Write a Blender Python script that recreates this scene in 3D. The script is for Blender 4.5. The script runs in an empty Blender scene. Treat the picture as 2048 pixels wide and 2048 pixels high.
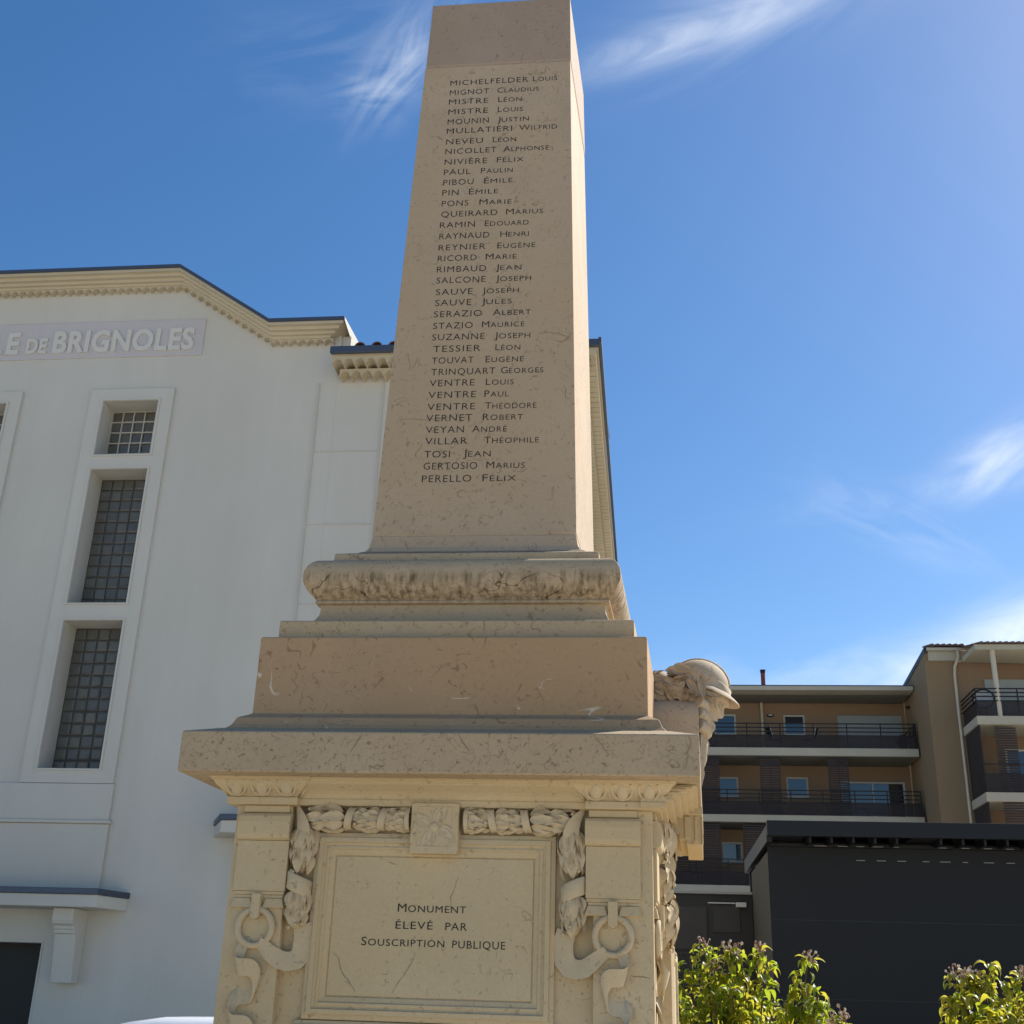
import bpy, bmesh, math, random
from mathutils import Vector, Matrix
R = math.radians
random.seed(7)
scn = bpy.context.scene
col = scn.collection

# ------------------------------------------------------------------ camera
cam_d = bpy.data.cameras.new('camera'); cam = bpy.data.objects.new('camera', cam_d); col.objects.link(cam)
cam_d.sensor_width = 36.0; cam_d.lens = 42.10; cam_d.clip_start = 0.05; cam_d.clip_end = 6000
RM = [[0.993914, 0.105964, 0.030119], [-0.012786, 0.38253, -0.923855], [-0.109416, 0.917847, 0.381557]]
rt, dn, fw = (Vector(r) for r in RM)
m4 = Matrix((( rt.x, -dn.x, -fw.x, 0.0), (rt.y, -dn.y, -fw.y, 0.0), (rt.z, -dn.z, -fw.z, 1.65), (0, 0, 0, 1)))
cam.matrix_world = m4
scn.camera = cam

# ------------------------------------------------------------------ sky, sun, exposure
SUN_AZ, SUN_EL = 47.0, 43.0          # azimuth clockwise from +Y (straight behind the monument)
world = bpy.data.worlds.new("World"); scn.world = world; world.use_nodes = True
def build_world():
    nt = world.node_tree; N = nt.nodes; L = nt.links; N.clear()
    out = N.new('ShaderNodeOutputWorld'); bg = N.new('ShaderNodeBackground'); L.new(bg.outputs[0], out.inputs[0])
    sky = N.new('ShaderNodeTexSky'); sky.sky_type = 'NISHITA'; sky.sun_disc = False
    sky.sun_elevation = R(SUN_EL); sky.sun_rotation = R(SUN_AZ); sky.air_density = 1.0; sky.dust_density = 0.45; sky.ozone_density = 2.2
    sky.altitude = 200
    bg.inputs['Strength'].default_value = 0.115
    tc = N.new('ShaderNodeTexCoord')
    def math_(op, a, b=None):
        n = N.new('ShaderNodeMath'); n.operation = op
        for i, v in enumerate((a, b)):
            if v is None: continue
            if isinstance(v, (int, float)): n.inputs[i].default_value = v
            else: L.new(v, n.inputs[i])
        return n.outputs[0]
    def dot(vec):
        n = N.new('ShaderNodeVectorMath'); n.operation = 'DOT_PRODUCT'; L.new(tc.outputs['Generated'], n.inputs[0]); n.inputs[1].default_value = vec
        return n.outputs['Value']
    def wisps(c, ang, la, lb, amount, sc, thr):
        # a patch of cirrus around sky direction c, combed along angle ang
        c = Vector(c).normalized(); e1 = c.cross(Vector((0, 0, 1))).normalized(); e2 = e1.cross(c).normalized()
        a1 = e1 * math.cos(ang) + e2 * math.sin(ang); a2 = -e1 * math.sin(ang) + e2 * math.cos(ang)
        p, q = dot(a1), dot(a2)
        g = math_('EXPONENT', math_('MULTIPLY', math_('ADD', math_('POWER', math_('DIVIDE', p, la), 2.0), math_('POWER', math_('DIVIDE', q, lb), 2.0)), -1.0))
        cb = N.new('ShaderNodeCombineXYZ'); L.new(math_('MULTIPLY', p, sc * .30), cb.inputs[0]); L.new(math_('MULTIPLY', q, sc), cb.inputs[1])
        cb.inputs[2].default_value = c.x * 7 + c.z * 3
        nz = N.new('ShaderNodeTexNoise'); nz.inputs['Scale'].default_value = 1.0; nz.inputs['Detail'].default_value = 7; nz.inputs['Roughness'].default_value = .56; nz.inputs['Distortion'].default_value = .9
        L.new(cb.outputs[0], nz.inputs['Vector'])
        mr = N.new('ShaderNodeMapRange'); mr.inputs['From Min'].default_value = thr; mr.inputs['From Max'].default_value = thr + .33; L.new(nz.outputs['Fac'], mr.inputs['Value'])
        front = math_('GREATER_THAN', dot(c), 0.0)
        return math_('MULTIPLY', math_('MULTIPLY', math_('MULTIPLY', g, mr.outputs['Result']), amount), front)
    tot = None
    for w in CLOUDS:
        o = wisps(*w); tot = o if tot is None else math_('ADD', tot, o)
    tot = math_('MINIMUM', tot, 0.92)
    mx = N.new('ShaderNodeMix'); mx.data_type = 'RGBA'; L.new(tot, mx.inputs['Factor']); hs = N.new('ShaderNodeHueSaturation'); hs.inputs['Saturation'].default_value = 1.27; hs.inputs['Hue'].default_value = .501; hs.inputs['Value'].default_value = .855; L.new(sky.outputs[0], hs.inputs['Color']); L.new(hs.outputs[0], mx.inputs['A']); mx.inputs['B'].default_value = (6.4, 6.8, 7.3, 1)
    L.new(mx.outputs['Result'], bg.inputs['Color'])
CLOUDS = [((-.180, .714, .676), 1.05, .050, .020, .42, 34, .36), ((-.215, .70, .68), .3, .09, .03, .16, 24, .42), ((-.205, .722, .660), .35, .030, .012, .40, 40, .36),
    ((.045, .718, .694), .20, .075, .014, .55, 30, .30), ((.09, .703, .705), .22, .10, .030, .42, 18, .36),
    ((.275, .873, .403), .40, .040, .018, .75, 30, .34), ((.20, .910, .363), -.55, .060, .018, .34, 30, .38), ((.22, .897, .385), .05, .10, .012, .22, 24, .38),
    ((.285, .917, .28), .30, .075, .020, .85, 24, .27), ((.23, .938, .25), .10, .12, .018, .60, 20, .32), ((.16, .95, .26), .05, .14, .02, .35, 14, .40)]
build_world()
sun_d = bpy.data.lights.new('sun', 'SUN'); sun_d.energy = 5.0; sun_d.angle = R(0.53); sun_d.color = (1, .95, .88)
sun = bpy.data.objects.new('sun', sun_d); col.objects.link(sun)
sdir = Vector((math.sin(R(SUN_AZ)) * math.cos(R(SUN_EL)), math.cos(R(SUN_AZ)) * math.cos(R(SUN_EL)), math.sin(R(SUN_EL))))
sun.rotation_euler = sdir.to_track_quat('Z', 'Y').to_euler(); sun.location = sdir * 60
scn.view_settings.view_transform = 'Standard'; scn.view_settings.look = 'None'; scn.view_settings.gamma = 1.0
scn.view_settings.exposure = 0.55
scn.cycles.max_bounces = 8; scn.cycles.diffuse_bounces = 5; scn.cycles.transparent_max_bounces = 12

# ------------------------------------------------------------------ materials
def new_mat(name):
    m = bpy.data.materials.new(name); m.use_nodes = True
    nt = m.node_tree; b = nt.nodes['Principled BSDF']
    return m, nt.nodes, nt.links, b
def plain(name, c, rough=.7, metal=0.0, ior=1.45, var=.12, scale=3.0, bump=0.0, bscale=40):
    m, N, L, b = new_mat(name)
    tc = N.new('ShaderNodeTexCoord')
    nz = N.new('ShaderNodeTexNoise'); nz.inputs['Scale'].default_value = scale; nz.inputs['Detail'].default_value = 6; nz.inputs['Roughness'].default_value = .62
    L.new(tc.outputs['Object'], nz.inputs['Vector'])
    mx = N.new('ShaderNodeMix'); mx.data_type = 'RGBA'; L.new(nz.outputs['Fac'], mx.inputs['Factor'])
    mx.inputs['A'].default_value = (*[x * (1 - var) for x in c], 1); mx.inputs['B'].default_value = (*[min(1, x * (1 + var)) for x in c], 1)
    L.new(mx.outputs['Result'], b.inputs['Base Color'])
    b.inputs['Roughness'].default_value = rough; b.inputs['Metallic'].default_value = metal; b.inputs['IOR'].default_value = ior
    if bump:
        n2 = N.new('ShaderNodeTexNoise'); n2.inputs['Scale'].default_value = bscale; n2.inputs['Detail'].default_value = 5
        L.new(tc.outputs['Object'], n2.inputs['Vector'])
        bp = N.new('ShaderNodeBump'); bp.inputs['Strength'].default_value = bump; bp.inputs['Distance'].default_value = .01
        L.new(n2.outputs['Fac'], bp.inputs['Height']); L.new(bp.outputs[0], b.inputs['Normal'])
    return m
def limestone(name, c, density=.5, fsize=9.0, streaks=0.0, veins=0.0, pits=1.0):
    """warm limestone with curled shell fragments, soft clouding and pitted skin"""
    m, N, L, b = new_mat(name)
    tc = N.new('ShaderNodeTexCoord'); P = tc.outputs['Object']
    def noise(sc, det=2, rough=.5, vec=None, dist=0.0):
        n = N.new('ShaderNodeTexNoise'); n.inputs['Scale'].default_value = sc; n.inputs['Detail'].default_value = det; n.inputs['Roughness'].default_value = rough; n.inputs['Distortion'].default_value = dist
        L.new(vec or P, n.inputs['Vector']); return n.outputs['Fac']
    def mth(op, a, b_=None, c_=None, clamp=False):
        n = N.new('ShaderNodeMath'); n.operation = op; n.use_clamp = clamp
        for i, v in enumerate((a, b_, c_)):
            if v is None: continue
            if isinstance(v, (int, float)): n.inputs[i].default_value = v
            else: L.new(v, n.inputs[i])
        return n.outputs[0]
    def ramp(v, a, b_, lo=0.0, hi=1.0):
        n = N.new('ShaderNodeMapRange'); n.inputs['From Min'].default_value = a; n.inputs['From Max'].default_value = b_; n.inputs['To Min'].default_value = lo; n.inputs['To Max'].default_value = hi
        L.new(v, n.inputs['Value']); return n.outputs['Result']
    def mix(f, A, B):
        n = N.new('ShaderNodeMix'); n.data_type = 'RGBA'; L.new(f, n.inputs['Factor'])
        for s, v in (('A', A), ('B', B)):
            if isinstance(v, tuple): n.inputs[s].default_value = (*v, 1)
            else: L.new(v, n.inputs[s])
        return n.outputs['Result']
    base = mix(ramp(noise(2.6, 6, .6), .3, .7), tuple(x * .88 for x in c), tuple(x * 1.1 for x in c))
    warm = mix(ramp(noise(1.1, 3), .35, .65), base, (c[0] * .98, c[1] * .93, c[2] * .84)); 
    grain = mix(ramp(noise(70, 4, .7), .35, .7, 0, .35), warm, tuple(x * .72 for x in c))
    # curled fossil fragments: thin contour lines of a noise field, broken up by a second field
    f1 = mth('ABSOLUTE', mth('SUBTRACT', noise(fsize, 1, .4, dist=.6), .5)); l1 = ramp(f1, .004, .016, 1, 0)
    kd = min(density, .85); k1 = ramp(noise(fsize * 1.7, 1), .60 - .12 * kd, .66 - .12 * kd)
    f2 = mth('ABSOLUTE', mth('SUBTRACT', noise(fsize * 2.3, 1, .4, dist=1.2), .47)); l2 = ramp(f2, .006, .03, 1, 0)
    k2 = ramp(noise(fsize * 3.1, 1), .63 - .14 * kd, .68 - .14 * kd)
    clus = ramp(noise(2.4, 3, .6), .50 - .22 * density, .64 - .22 * density)
    fos = mth('MULTIPLY', mth('MINIMUM', mth('ADD', mth('MULTIPLY', l1, k1), mth('MULTIPLY', l2, k2)), 1.0), clus)
    colr = mix(mth('MULTIPLY', fos, .62), grain, (c[0] * .46, c[1] * .40, c[2] * .33))
    pit = ramp(noise(38, 2), .665, .70); colr = mix(mth('MULTIPLY', pit, .4 * pits), colr, tuple(x * .45 for x in c))
    if veins:
        fv = mth('ABSOLUTE', mth('SUBTRACT', noise(2.2, 3, .6, dist=.8), .5)); lv = mth('MULTIPLY', ramp(fv, .002, .008, 1, 0), ramp(noise(5, 1), .55, .62))
        colr = mix(mth('MULTIPLY', lv, veins), colr, (.72, .66, .54))
    if streaks:
        mp = N.new('ShaderNodeMapping'); mp.inputs['Scale'].default_value = (40, 40, 3.2); L.new(P, mp.inputs['Vector'])
        s1 = noise(1.0, 5, .6, vec=mp.outputs[0]); s0 = noise(5.0, 3)
        sp = N.new('ShaderNodeSeparateXYZ'); L.new(P, sp.inputs[0])
        band = mth('MULTIPLY', ramp(sp.outputs['Z'], 3.415, 3.46), ramp(mth('ADD', sp.outputs['Z'], mth('MULTIPLY', s0, .10)), 3.595, 3.635, 1, 0))
        st = mth('MULTIPLY', mth('MULTIPLY', mth('MULTIPLY', ramp(s1, .40, .68), ramp(noise(3.4, 4, .65), .34, .54, .45, 1)), band), streaks)
        cr_ = mth('ABSOLUTE', mth('SUBTRACT', noise(5, 3, .5, dist=.5), .5)); st = mth('MINIMUM', mth('ADD', st, mth('MULTIPLY', mth('MULTIPLY', ramp(cr_, .003, .010, .7, 0), band), ramp(noise(2.3, 2), .4, .6))), 1.0)
        colr = mix(st, colr, (.085, .058, .030))
    L.new(colr, b.inputs['Base Color']); b.inputs['Roughness'].default_value = .82; b.inputs['Specular IOR Level'].default_value = .25
    h = mth('ADD', mth('MULTIPLY', noise(55, 6, .7), .5), mth('MULTIPLY', mth('ADD', fos, pit), -.5))
    bp = N.new('ShaderNodeBump'); bp.inputs['Strength'].default_value = .38; bp.inputs['Distance'].default_value = .006; L.new(h, bp.inputs['Height']); L.new(bp.outputs[0], b.inputs['Normal'])
    return m
def plaster(name, c, stain=.1):
    m, N, L, b = new_mat(name)
    tc = N.new('ShaderNodeTexCoord'); P = tc.outputs['Object']
    mp = N.new('ShaderNodeMapping'); mp.inputs['Scale'].default_value = (1.4, 1.4, .16); L.new(P, mp.inputs['Vector'])
    n1 = N.new('ShaderNodeTexNoise'); n1.inputs['Scale'].default_value = 1.0; n1.inputs['Detail'].default_value = 7; n1.inputs['Roughness'].default_value = .65; L.new(mp.outputs[0], n1.inputs['Vector'])
    n2 = N.new('ShaderNodeTexNoise'); n2.inputs['Scale'].default_value = .45; n2.inputs['Detail'].default_value = 4; L.new(P, n2.inputs['Vector'])
    ad = N.new('ShaderNodeMath'); ad.operation = 'MULTIPLY'; L.new(n1.outputs['Fac'], ad.inputs[0]); L.new(n2.outputs['Fac'], ad.inputs[1])
    mr = N.new('ShaderNodeMapRange'); mr.inputs['From Min'].default_value = .12; mr.inputs['From Max'].default_value = .42; L.new(ad.outputs[0], mr.inputs['Value'])
    mx = N.new('ShaderNodeMix'); mx.data_type = 'RGBA'; L.new(mr.outputs['Result'], mx.inputs['Factor'])
    mx.inputs['A'].default_value = (c[0] * (1 - stain), c[1] * (1 - stain), c[2] * (1 - stain * 1.15), 1); mx.inputs['B'].default_value = (*c, 1)
    L.new(mx.outputs['Result'], b.inputs['Base Color']); b.inputs['Roughness'].default_value = .9; b.inputs['Specular IOR Level'].default_value = .2
    n3 = N.new('ShaderNodeTexNoise'); n3.inputs['Scale'].default_value = 18; n3.inputs['Detail'].default_value = 8; L.new(P, n3.inputs['Vector'])
    bp = N.new('ShaderNodeBump'); bp.inputs['Strength'].default_value = .16; bp.inputs['Distance'].default_value = .02; L.new(n3.outputs['Fac'], bp.inputs['Height']); L.new(bp.outputs[0], b.inputs['Normal'])
    return m
def leafmat(name, c1, c2, trans=(.35, .5, .03), tw=.52):
    m, N, L, b = new_mat(name)
    oi = N.new('ShaderNodeTexCoord'); nz = N.new('ShaderNodeTexNoise'); nz.inputs['Scale'].default_value = 9; nz.inputs['Detail'].default_value = 2; L.new(oi.outputs['Object'], nz.inputs['Vector'])
    mr = N.new('ShaderNodeMapRange'); mr.inputs['From Min'].default_value = .35; mr.inputs['From Max'].default_value = .65; L.new(nz.outputs['Fac'], mr.inputs['Value'])
    mx = N.new('ShaderNodeMix'); mx.data_type = 'RGBA'; L.new(mr.outputs['Result'], mx.inputs['Factor']); mx.inputs['A'].default_value = (*c1, 1); mx.inputs['B'].default_value = (*c2, 1)
    L.new(mx.outputs['Result'], b.inputs['Base Color']); b.inputs['Roughness'].default_value = .42
    tr = N.new('ShaderNodeBsdfTranslucent'); tr.inputs['Color'].default_value = (*trans, 1)
    ms = N.new('ShaderNodeMixShader'); ms.inputs[0].default_value = tw
    out = [n for n in N if n.type == 'OUTPUT_MATERIAL'][0]
    L.new(b.outputs[0], ms.inputs[1]); L.new(tr.outputs[0], ms.inputs[2]); L.new(ms.outputs[0], out.inputs['Surface'])
    return m
def smoked(name, c, alpha):
    m, N, L, b = new_mat(name)
    b.inputs['Base Color'].default_value = (*c, 1); b.inputs['Roughness'].default_value = .5; b.inputs['Specular IOR Level'].default_value = .15; b.inputs['Alpha'].default_value = alpha
    return m

SHAFT = limestone('shaft_limestone', (.452, .352, .247), .42, 9.0)
SHAFT2 = limestone('top_limestone', (.355, .275, .212), .25, 8.0)
TORUSM = limestone('weathered_limestone', (.455, .355, .235), .7, 11.0, streaks=.9)
DIEM = limestone('block_limestone', (.415, .287, .170), .50, 9.0, veins=.55)
SLABM = limestone('shelly_limestone', (.425, .332, .218), 1.75, 15.0, pits=1.9)
PEDM = limestone('pedestal_limestone', (.545, .440, .275), .28, 9.0)
CRACK = plain('crack_brown', (.26, .20, .13), .9)  # brown of the cracks and fossil scars in the stone
CARVE = limestone('carved_limestone', (.55, .455, .305), .12, 13.0)
STATUE = limestone('statue_limestone', (.47, .39, .29), .45, 14.0)
INK = plain('black_letter_paint', (.012, .011, .010), .6)
WHITE = plaster('white_plaster', (.585, .566, .508), .11)
SIGNM = plaster('lilac_grey_plaster', (.53, .505, .505), .07)
LETM = plaster('raised_letter_plaster', (.61, .59, .54), .04)
BEIGE = plaster('beige_cornice_paint', (.53, .465, .34), .12)
ZINC = plain('blue_grey_zinc', (.062, .080, .115), .4, .2)
REVEAL = plaster('reveal_plaster', (.55, .52, .46), .1)
GBLOCK = plain('glass_block', (.105, .104, .09), .30, 0, 1.5, .35, 5, .2, 30)
GROUT = plain('dark_grout', (.068, .066, .058), .8)
PANE = plain('dark_window_glass', (.016, .020, .028), .06, 0, 1.9, .4, 4, .05, 8)
MULL = plain('cream_steel_mullion', (.48, .46, .40), .5)
DOORM = plain('dark_green_door', (.011, .012, .010), .6)
TILE = plain('clay_tile', (.15, .095, .07), .8, 0, 1.45, .3, 8, .3, 30)
APT = plaster('ochre_render', (.29, .195, .125), .10)
APT2 = plaster('tan_render', (.265, .19, .115), .08)
SLABC = plaster('pale_concrete_edge', (.46, .425, .335), .14)
SOFF = plaster('grey_soffit_paint', (.185, .175, .15), .06)
RAILM = plain('dark_brown_metal', (.020, .015, .017), .5, .3)
SMOKE = smoked('smoked_balcony_glass', (.040, .033, .034), .66)
SLAT = plain('dark_wood_slat', (.034, .025, .024), .7, 0, 1.45, .3, 6)
APANE = plain('apartment_window_glass', (.012, .016, .030), .05, 0, 1.85, .3, 2)
AFRAME = plain('white_window_frame', (.50, .48, .43), .5)
SHUT = plain('pale_roller_shutter', (.32, .34, .33), .6)
CREAM = plain('cream_pipe_paint', (.50, .45, .35), .5)
BRICKRED = plain('red_flue_paint', (.22, .05, .035), .6)
BLACK = plain('black_cladding', (.0088, .0096, .0105), .62, 0, 1.4, .18, .6)
BLACK2 = plain('black_roof_steel', (.0070, .0076, .0092), .5, 0, 1.4, .2, 1.5)
GREYW = plaster('grey_flank_cladding', (.075, .07, .06), .2)
DARKB = plain('charcoal_boarding', (.030, .027, .024), .6, 0, 1.45, .25, 2)
PALEM = plain('pale_metal', (.55, .54, .50), .45)
DASH = plain('pale_coping_and_light_dash', (.33, .32, .29), .5)  # rear coping, and the painted dashes of light under the pavilion eaves
CARP = plain('white_car_paint', (.78, .80, .83), .22, 0, 1.5, .01)
CARG = plain('car_glass', (.012, .014, .017), .05, 0, 1.6)
RUBBER = plain('tyre_rubber', (.02, .02, .02), .8)
STEMM = plain('brown_stem', (.10, .065, .035), .8)
LEAF1 = leafmat('green_leaf', (.058, .105, .011), (.18, .22, .020), (.46, .55, .03))
LEAF2 = leafmat('yellow_green_leaf', (.12, .16, .013), (.32, .29, .03), (.64, .58, .05))
def flower_mat():
    m, N, L, b = new_mat('pinkish_seed_head')
    tc = N.new('ShaderNodeTexCoord'); nz = N.new('ShaderNodeTexNoise'); nz.inputs['Scale'].default_value = 42; nz.inputs['Detail'].default_value = 1; L.new(tc.outputs['Object'], nz.inputs['Vector'])
    cr = N.new('ShaderNodeValToRGB'); cr.color_ramp.elements[0].position = .40; cr.color_ramp.elements[0].color = (.24, .10, .065, 1); cr.color_ramp.elements[1].position = .60; cr.color_ramp.elements[1].color = (.72, .62, .47, 1)
    L.new(nz.outputs['Fac'], cr.inputs[0]); L.new(cr.outputs[0], b.inputs['Base Color']); b.inputs['Roughness'].default_value = .75
    return m
FLOWM = flower_mat()
def ground_mat():
    m, N, L, b = new_mat('pale_paving')
    tc = N.new('ShaderNodeTexCoord'); br = N.new('ShaderNodeTexBrick'); L.new(tc.outputs['Object'], br.inputs['Vector'])
    br.inputs['Color1'].default_value = (.60, .52, .40, 1); br.inputs['Color2'].default_value = (.55, .475, .365, 1); br.inputs['Mortar'].default_value = (.36, .33, .28, 1)
    br.inputs['Scale'].default_value = 1.0; br.inputs['Brick Width'].default_value = .6; br.inputs['Row Height'].default_value = .4; br.inputs['Mortar Size'].default_value = .008
    L.new(br.outputs['Color'], b.inputs['Base Color']); b.inputs['Roughness'].default_value = .85
    return m
GROUND = ground_mat()

# ------------------------------------------------------------------ mesh helpers
ORG = {}; SKEW = {}
class MB:
    """collects shapes in world coordinates and links them as one mesh object"""
    def __init__(s): s.V = []; s.F = []
    def add(s, vs, fs):
        o = len(s.V); s.V += [tuple(v) for v in vs]; s.F += [tuple(i + o for i in f) for f in fs]; return s
    def box(s, x0, x1, y0, y1, z0, z1):
        return s.add([(x0,y0,z0),(x1,y0,z0),(x1,y1,z0),(x0,y1,z0),(x0,y0,z1),(x1,y0,z1),(x1,y1,z1),(x0,y1,z1)],
                     [(0,3,2,1),(4,5,6,7),(0,1,5,4),(1,2,6,5),(2,3,7,6),(3,0,4,7)])
    def prism_y(s, poly, y0, y1):
        n = len(poly); vs = [(x, y0, z) for x, z in poly] + [(x, y1, z) for x, z in poly]
        return s.add(vs, [tuple(range(n)), tuple(range(2*n-1, n-1, -1))] + [(i, i+n, (i+1) % n + n, (i+1) % n) for i in range(n)])
    def prism_x(s, poly, x0, x1):
        n = len(poly); vs = [(x0, y, z) for y, z in poly] + [(x1, y, z) for y, z in poly]
        return s.add(vs, [tuple(range(n-1, -1, -1)), tuple(range(n, 2*n))] + [(i, (i+1) % n, (i+1) % n + n, i+n) for i in range(n)])
    def sqloft(s, cx, cy, prof, cap=True, sub=1):
        vs, fs = [], []; m = 4 * sub
        for w, z in prof:
            c = [(cx-w, cy-w), (cx+w, cy-w), (cx+w, cy+w), (cx-w, cy+w)]
            for k in range(4):
                a, b = c[k], c[(k+1) % 4]
                for j in range(sub): vs.append((a[0] + (b[0]-a[0]) * j / sub, a[1] + (b[1]-a[1]) * j / sub, z))
        for i in range(len(prof)-1):
            for k in range(m): a = i*m+k; b = i*m+(k+1) % m; fs.append((a, a+m, b+m, b))
        if cap: fs += [tuple(range(m)), tuple(range(len(prof)*m-1, len(prof)*m-m-1, -1))]
        return s.add(vs, fs)
    def tube(s, pts, r, seg=8, closed=False):
        pts = [Vector(p) for p in pts]; n = len(pts); vs, fs = [], []
        rs = r if isinstance(r, (list, tuple)) else [r] * n
        ref = None
        for i, p in enumerate(pts):
            d = (pts[(i+1) % n] - pts[i-1]) if closed else (pts[min(i+1, n-1)] - pts[max(i-1, 0)])
            d.normalize()
            if ref is None: ref = d.orthogonal().normalized()
            ref = (ref - d * ref.dot(d)).normalized(); bi = d.cross(ref)
            for k in range(seg): a = 2*math.pi*k/seg; vs.append(p + ref * (rs[i] * math.cos(a)) + bi * (rs[i] * math.sin(a)))
        for i in range(n if closed else n-1):
            for k in range(seg): fs.append((i*seg+k, i*seg+(k+1) % seg, ((i+1) % n)*seg+(k+1) % seg, ((i+1) % n)*seg+k))
        if not closed: fs += [tuple(range(seg-1, -1, -1)), tuple(range((n-1)*seg, n*seg))]
        return s.add(vs, fs)
    def ball(s, c, r, ax=None, nu=10, nv=7):
        c = Vector(c); r = (r, r, r) if isinstance(r, (int, float)) else r
        ax = ax or (Vector((1,0,0)), Vector((0,1,0)), Vector((0,0,1))); vs, fs = [], []
        for j in range(nv+1):
            t = math.pi*j/nv
            for i in range(nu):
                a = 2*math.pi*i/nu; vs.append(c + ax[0]*(r[0]*math.sin(t)*math.cos(a)) + ax[1]*(r[1]*math.sin(t)*math.sin(a)) + ax[2]*(r[2]*math.cos(t)))
        for j in range(nv):
            for i in range(nu): fs.append((j*nu+i, (j+1)*nu+i, (j+1)*nu+(i+1) % nu, j*nu+(i+1) % nu))
        return s.add(vs, fs)
    def leaf(s, base, d, nrm, length, width, bend=.3, fold=.25, n=5, m=4, thick=0.0):
        """a pointed leaf with a folded midrib that bends away from nrm towards its tip"""
        base = Vector(base); d = Vector(d).normalized(); nrm = Vector(nrm); nrm = (nrm - d * nrm.dot(d)).normalized(); sd = d.cross(nrm)
        vs, fs = [], []
        for i in range(n+1):
            t = i / n; w = width * .5 * (math.sin(math.pi * min(1, t ** .75)) ** .8) if 0 < t < 1 else (.0 if t == 1 else width * .08)
            c = base + d * (length * t * (1 - .15 * bend * t)) + nrm * (length * (.25 * bend * math.sin(t * 2.2) - bend * .55 * t * t))
            for j in range(m+1):
                q = j / m * 2 - 1; vs.append(c + sd * (w * q) + nrm * (abs(q) * w * fold * 2 - thick * (1 - q*q) * -1))
        for i in range(n):
            for j in range(m): a = i*(m+1)+j; fs.append((a, a+1, a+m+2, a+m+1))
        return s.add(vs, fs)
    def strip(s, pts, hw, nr, th):
        """ribbon of thickness th: centre points, half width vectors, normals"""
        vs, fs = [], []; n = len(pts)
        for p, h, k in zip(pts, hw, nr):
            p, h, k = Vector(p), Vector(h), Vector(k).normalized()
            vs += [p-h+k*th, p-h*.4+k*th*1.25, p+h*.4+k*th*1.25, p+h+k*th, p+h-k*th, p-h-k*th]
        for i in range(n-1):
            for j in range(6): a = i*6+j; b = i*6+(j+1) % 6; fs.append((a, b, b+6, a+6))
        fs += [(5,4,3,2,1,0), tuple(range((n-1)*6, n*6))]
        return s.add(vs, fs)
    def build(s, name, mat, parent=None, smooth=False, bevel=0.0, recalc=True):
        me = bpy.data.meshes.new(name); o = bpy.data.objects.new(name, me); col.objects.link(o)
        org = Vector((0, 0, 0))
        if parent is not None: o.parent = parent; org = ORG[parent.name]
        ORG[o.name] = org
        top = parent
        while top is not None and top.parent is not None: top = top.parent
        if top is not None and top.name in SKEW:      # plan slightly out of square: depth edges run a little to the right
            k, y0 = SKEW[top.name]; s.V = [(v[0] + k * (v[1] - y0), v[1], v[2]) for v in s.V]
        me.from_pydata([tuple(Vector(v) - org) for v in s.V], [], s.F); me.update()
        if recalc:
            bm = bmesh.new(); bm.from_mesh(me); bmesh.ops.recalc_face_normals(bm, faces=bm.faces); bm.to_mesh(me); bm.free()
        me.materials.append(mat)
        if smooth:
            for p in me.polygons: p.use_smooth = True
            if smooth != 'all':
                try: me.set_sharp_from_angle(angle=R(smooth if smooth is not True else 35))
                except Exception: pass
        if bevel:
            bv = o.modifiers.new('bevel', 'BEVEL'); bv.width = bevel; bv.segments = 2; bv.limit_method = 'ANGLE'; bv.angle_limit = R(28); bv.harden_normals = False
        return o
def tag(o, label=None, cat=None, group=None, kind=None):
    if label: o['label'] = label
    if cat: o['category'] = cat
    if group: o['group'] = group
    if kind: o['kind'] = kind
    return o
def thing(name, loc, label, cat, group=None):
    o = bpy.data.objects.new(name, None); col.objects.link(o); o.location = loc; o.empty_display_size = .2
    ORG[o.name] = Vector(loc); return tag(o, label, cat, group)
def holes_wall(mb, x0, x1, z0, z1, y, holes, depth):
    """a front sheet at y with rectangular openings and reveals running back by depth"""
    xs = sorted({x0, x1, *[v for h in holes for v in h[:2] if x0 < v < x1]}); zs = sorted({z0, z1, *[v for h in holes for v in h[2:] if z0 < v < z1]})
    for i in range(len(xs)-1):
        for k in range(len(zs)-1):
            cx_, cz_ = (xs[i]+xs[i+1])/2, (zs[k]+zs[k+1])/2
            if any(h[0] < cx_ < h[1] and h[2] < cz_ < h[3] for h in holes): continue
            mb.add([(xs[i],y,zs[k]),(xs[i+1],y,zs[k]),(xs[i+1],y,zs[k+1]),(xs[i],y,zs[k+1])], [(0,1,2,3)])
    for a, b, c, d in holes:
        mb.add([(a,y,c),(b,y,c),(b,y,d),(a,y,d),(a,y+depth,c),(b,y+depth,c),(b,y+depth,d),(a,y+depth,d)], [(0,4,5,1),(1,5,6,2),(2,6,7,3),(3,7,4,0)])
FONT_CACHE = {}
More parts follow.
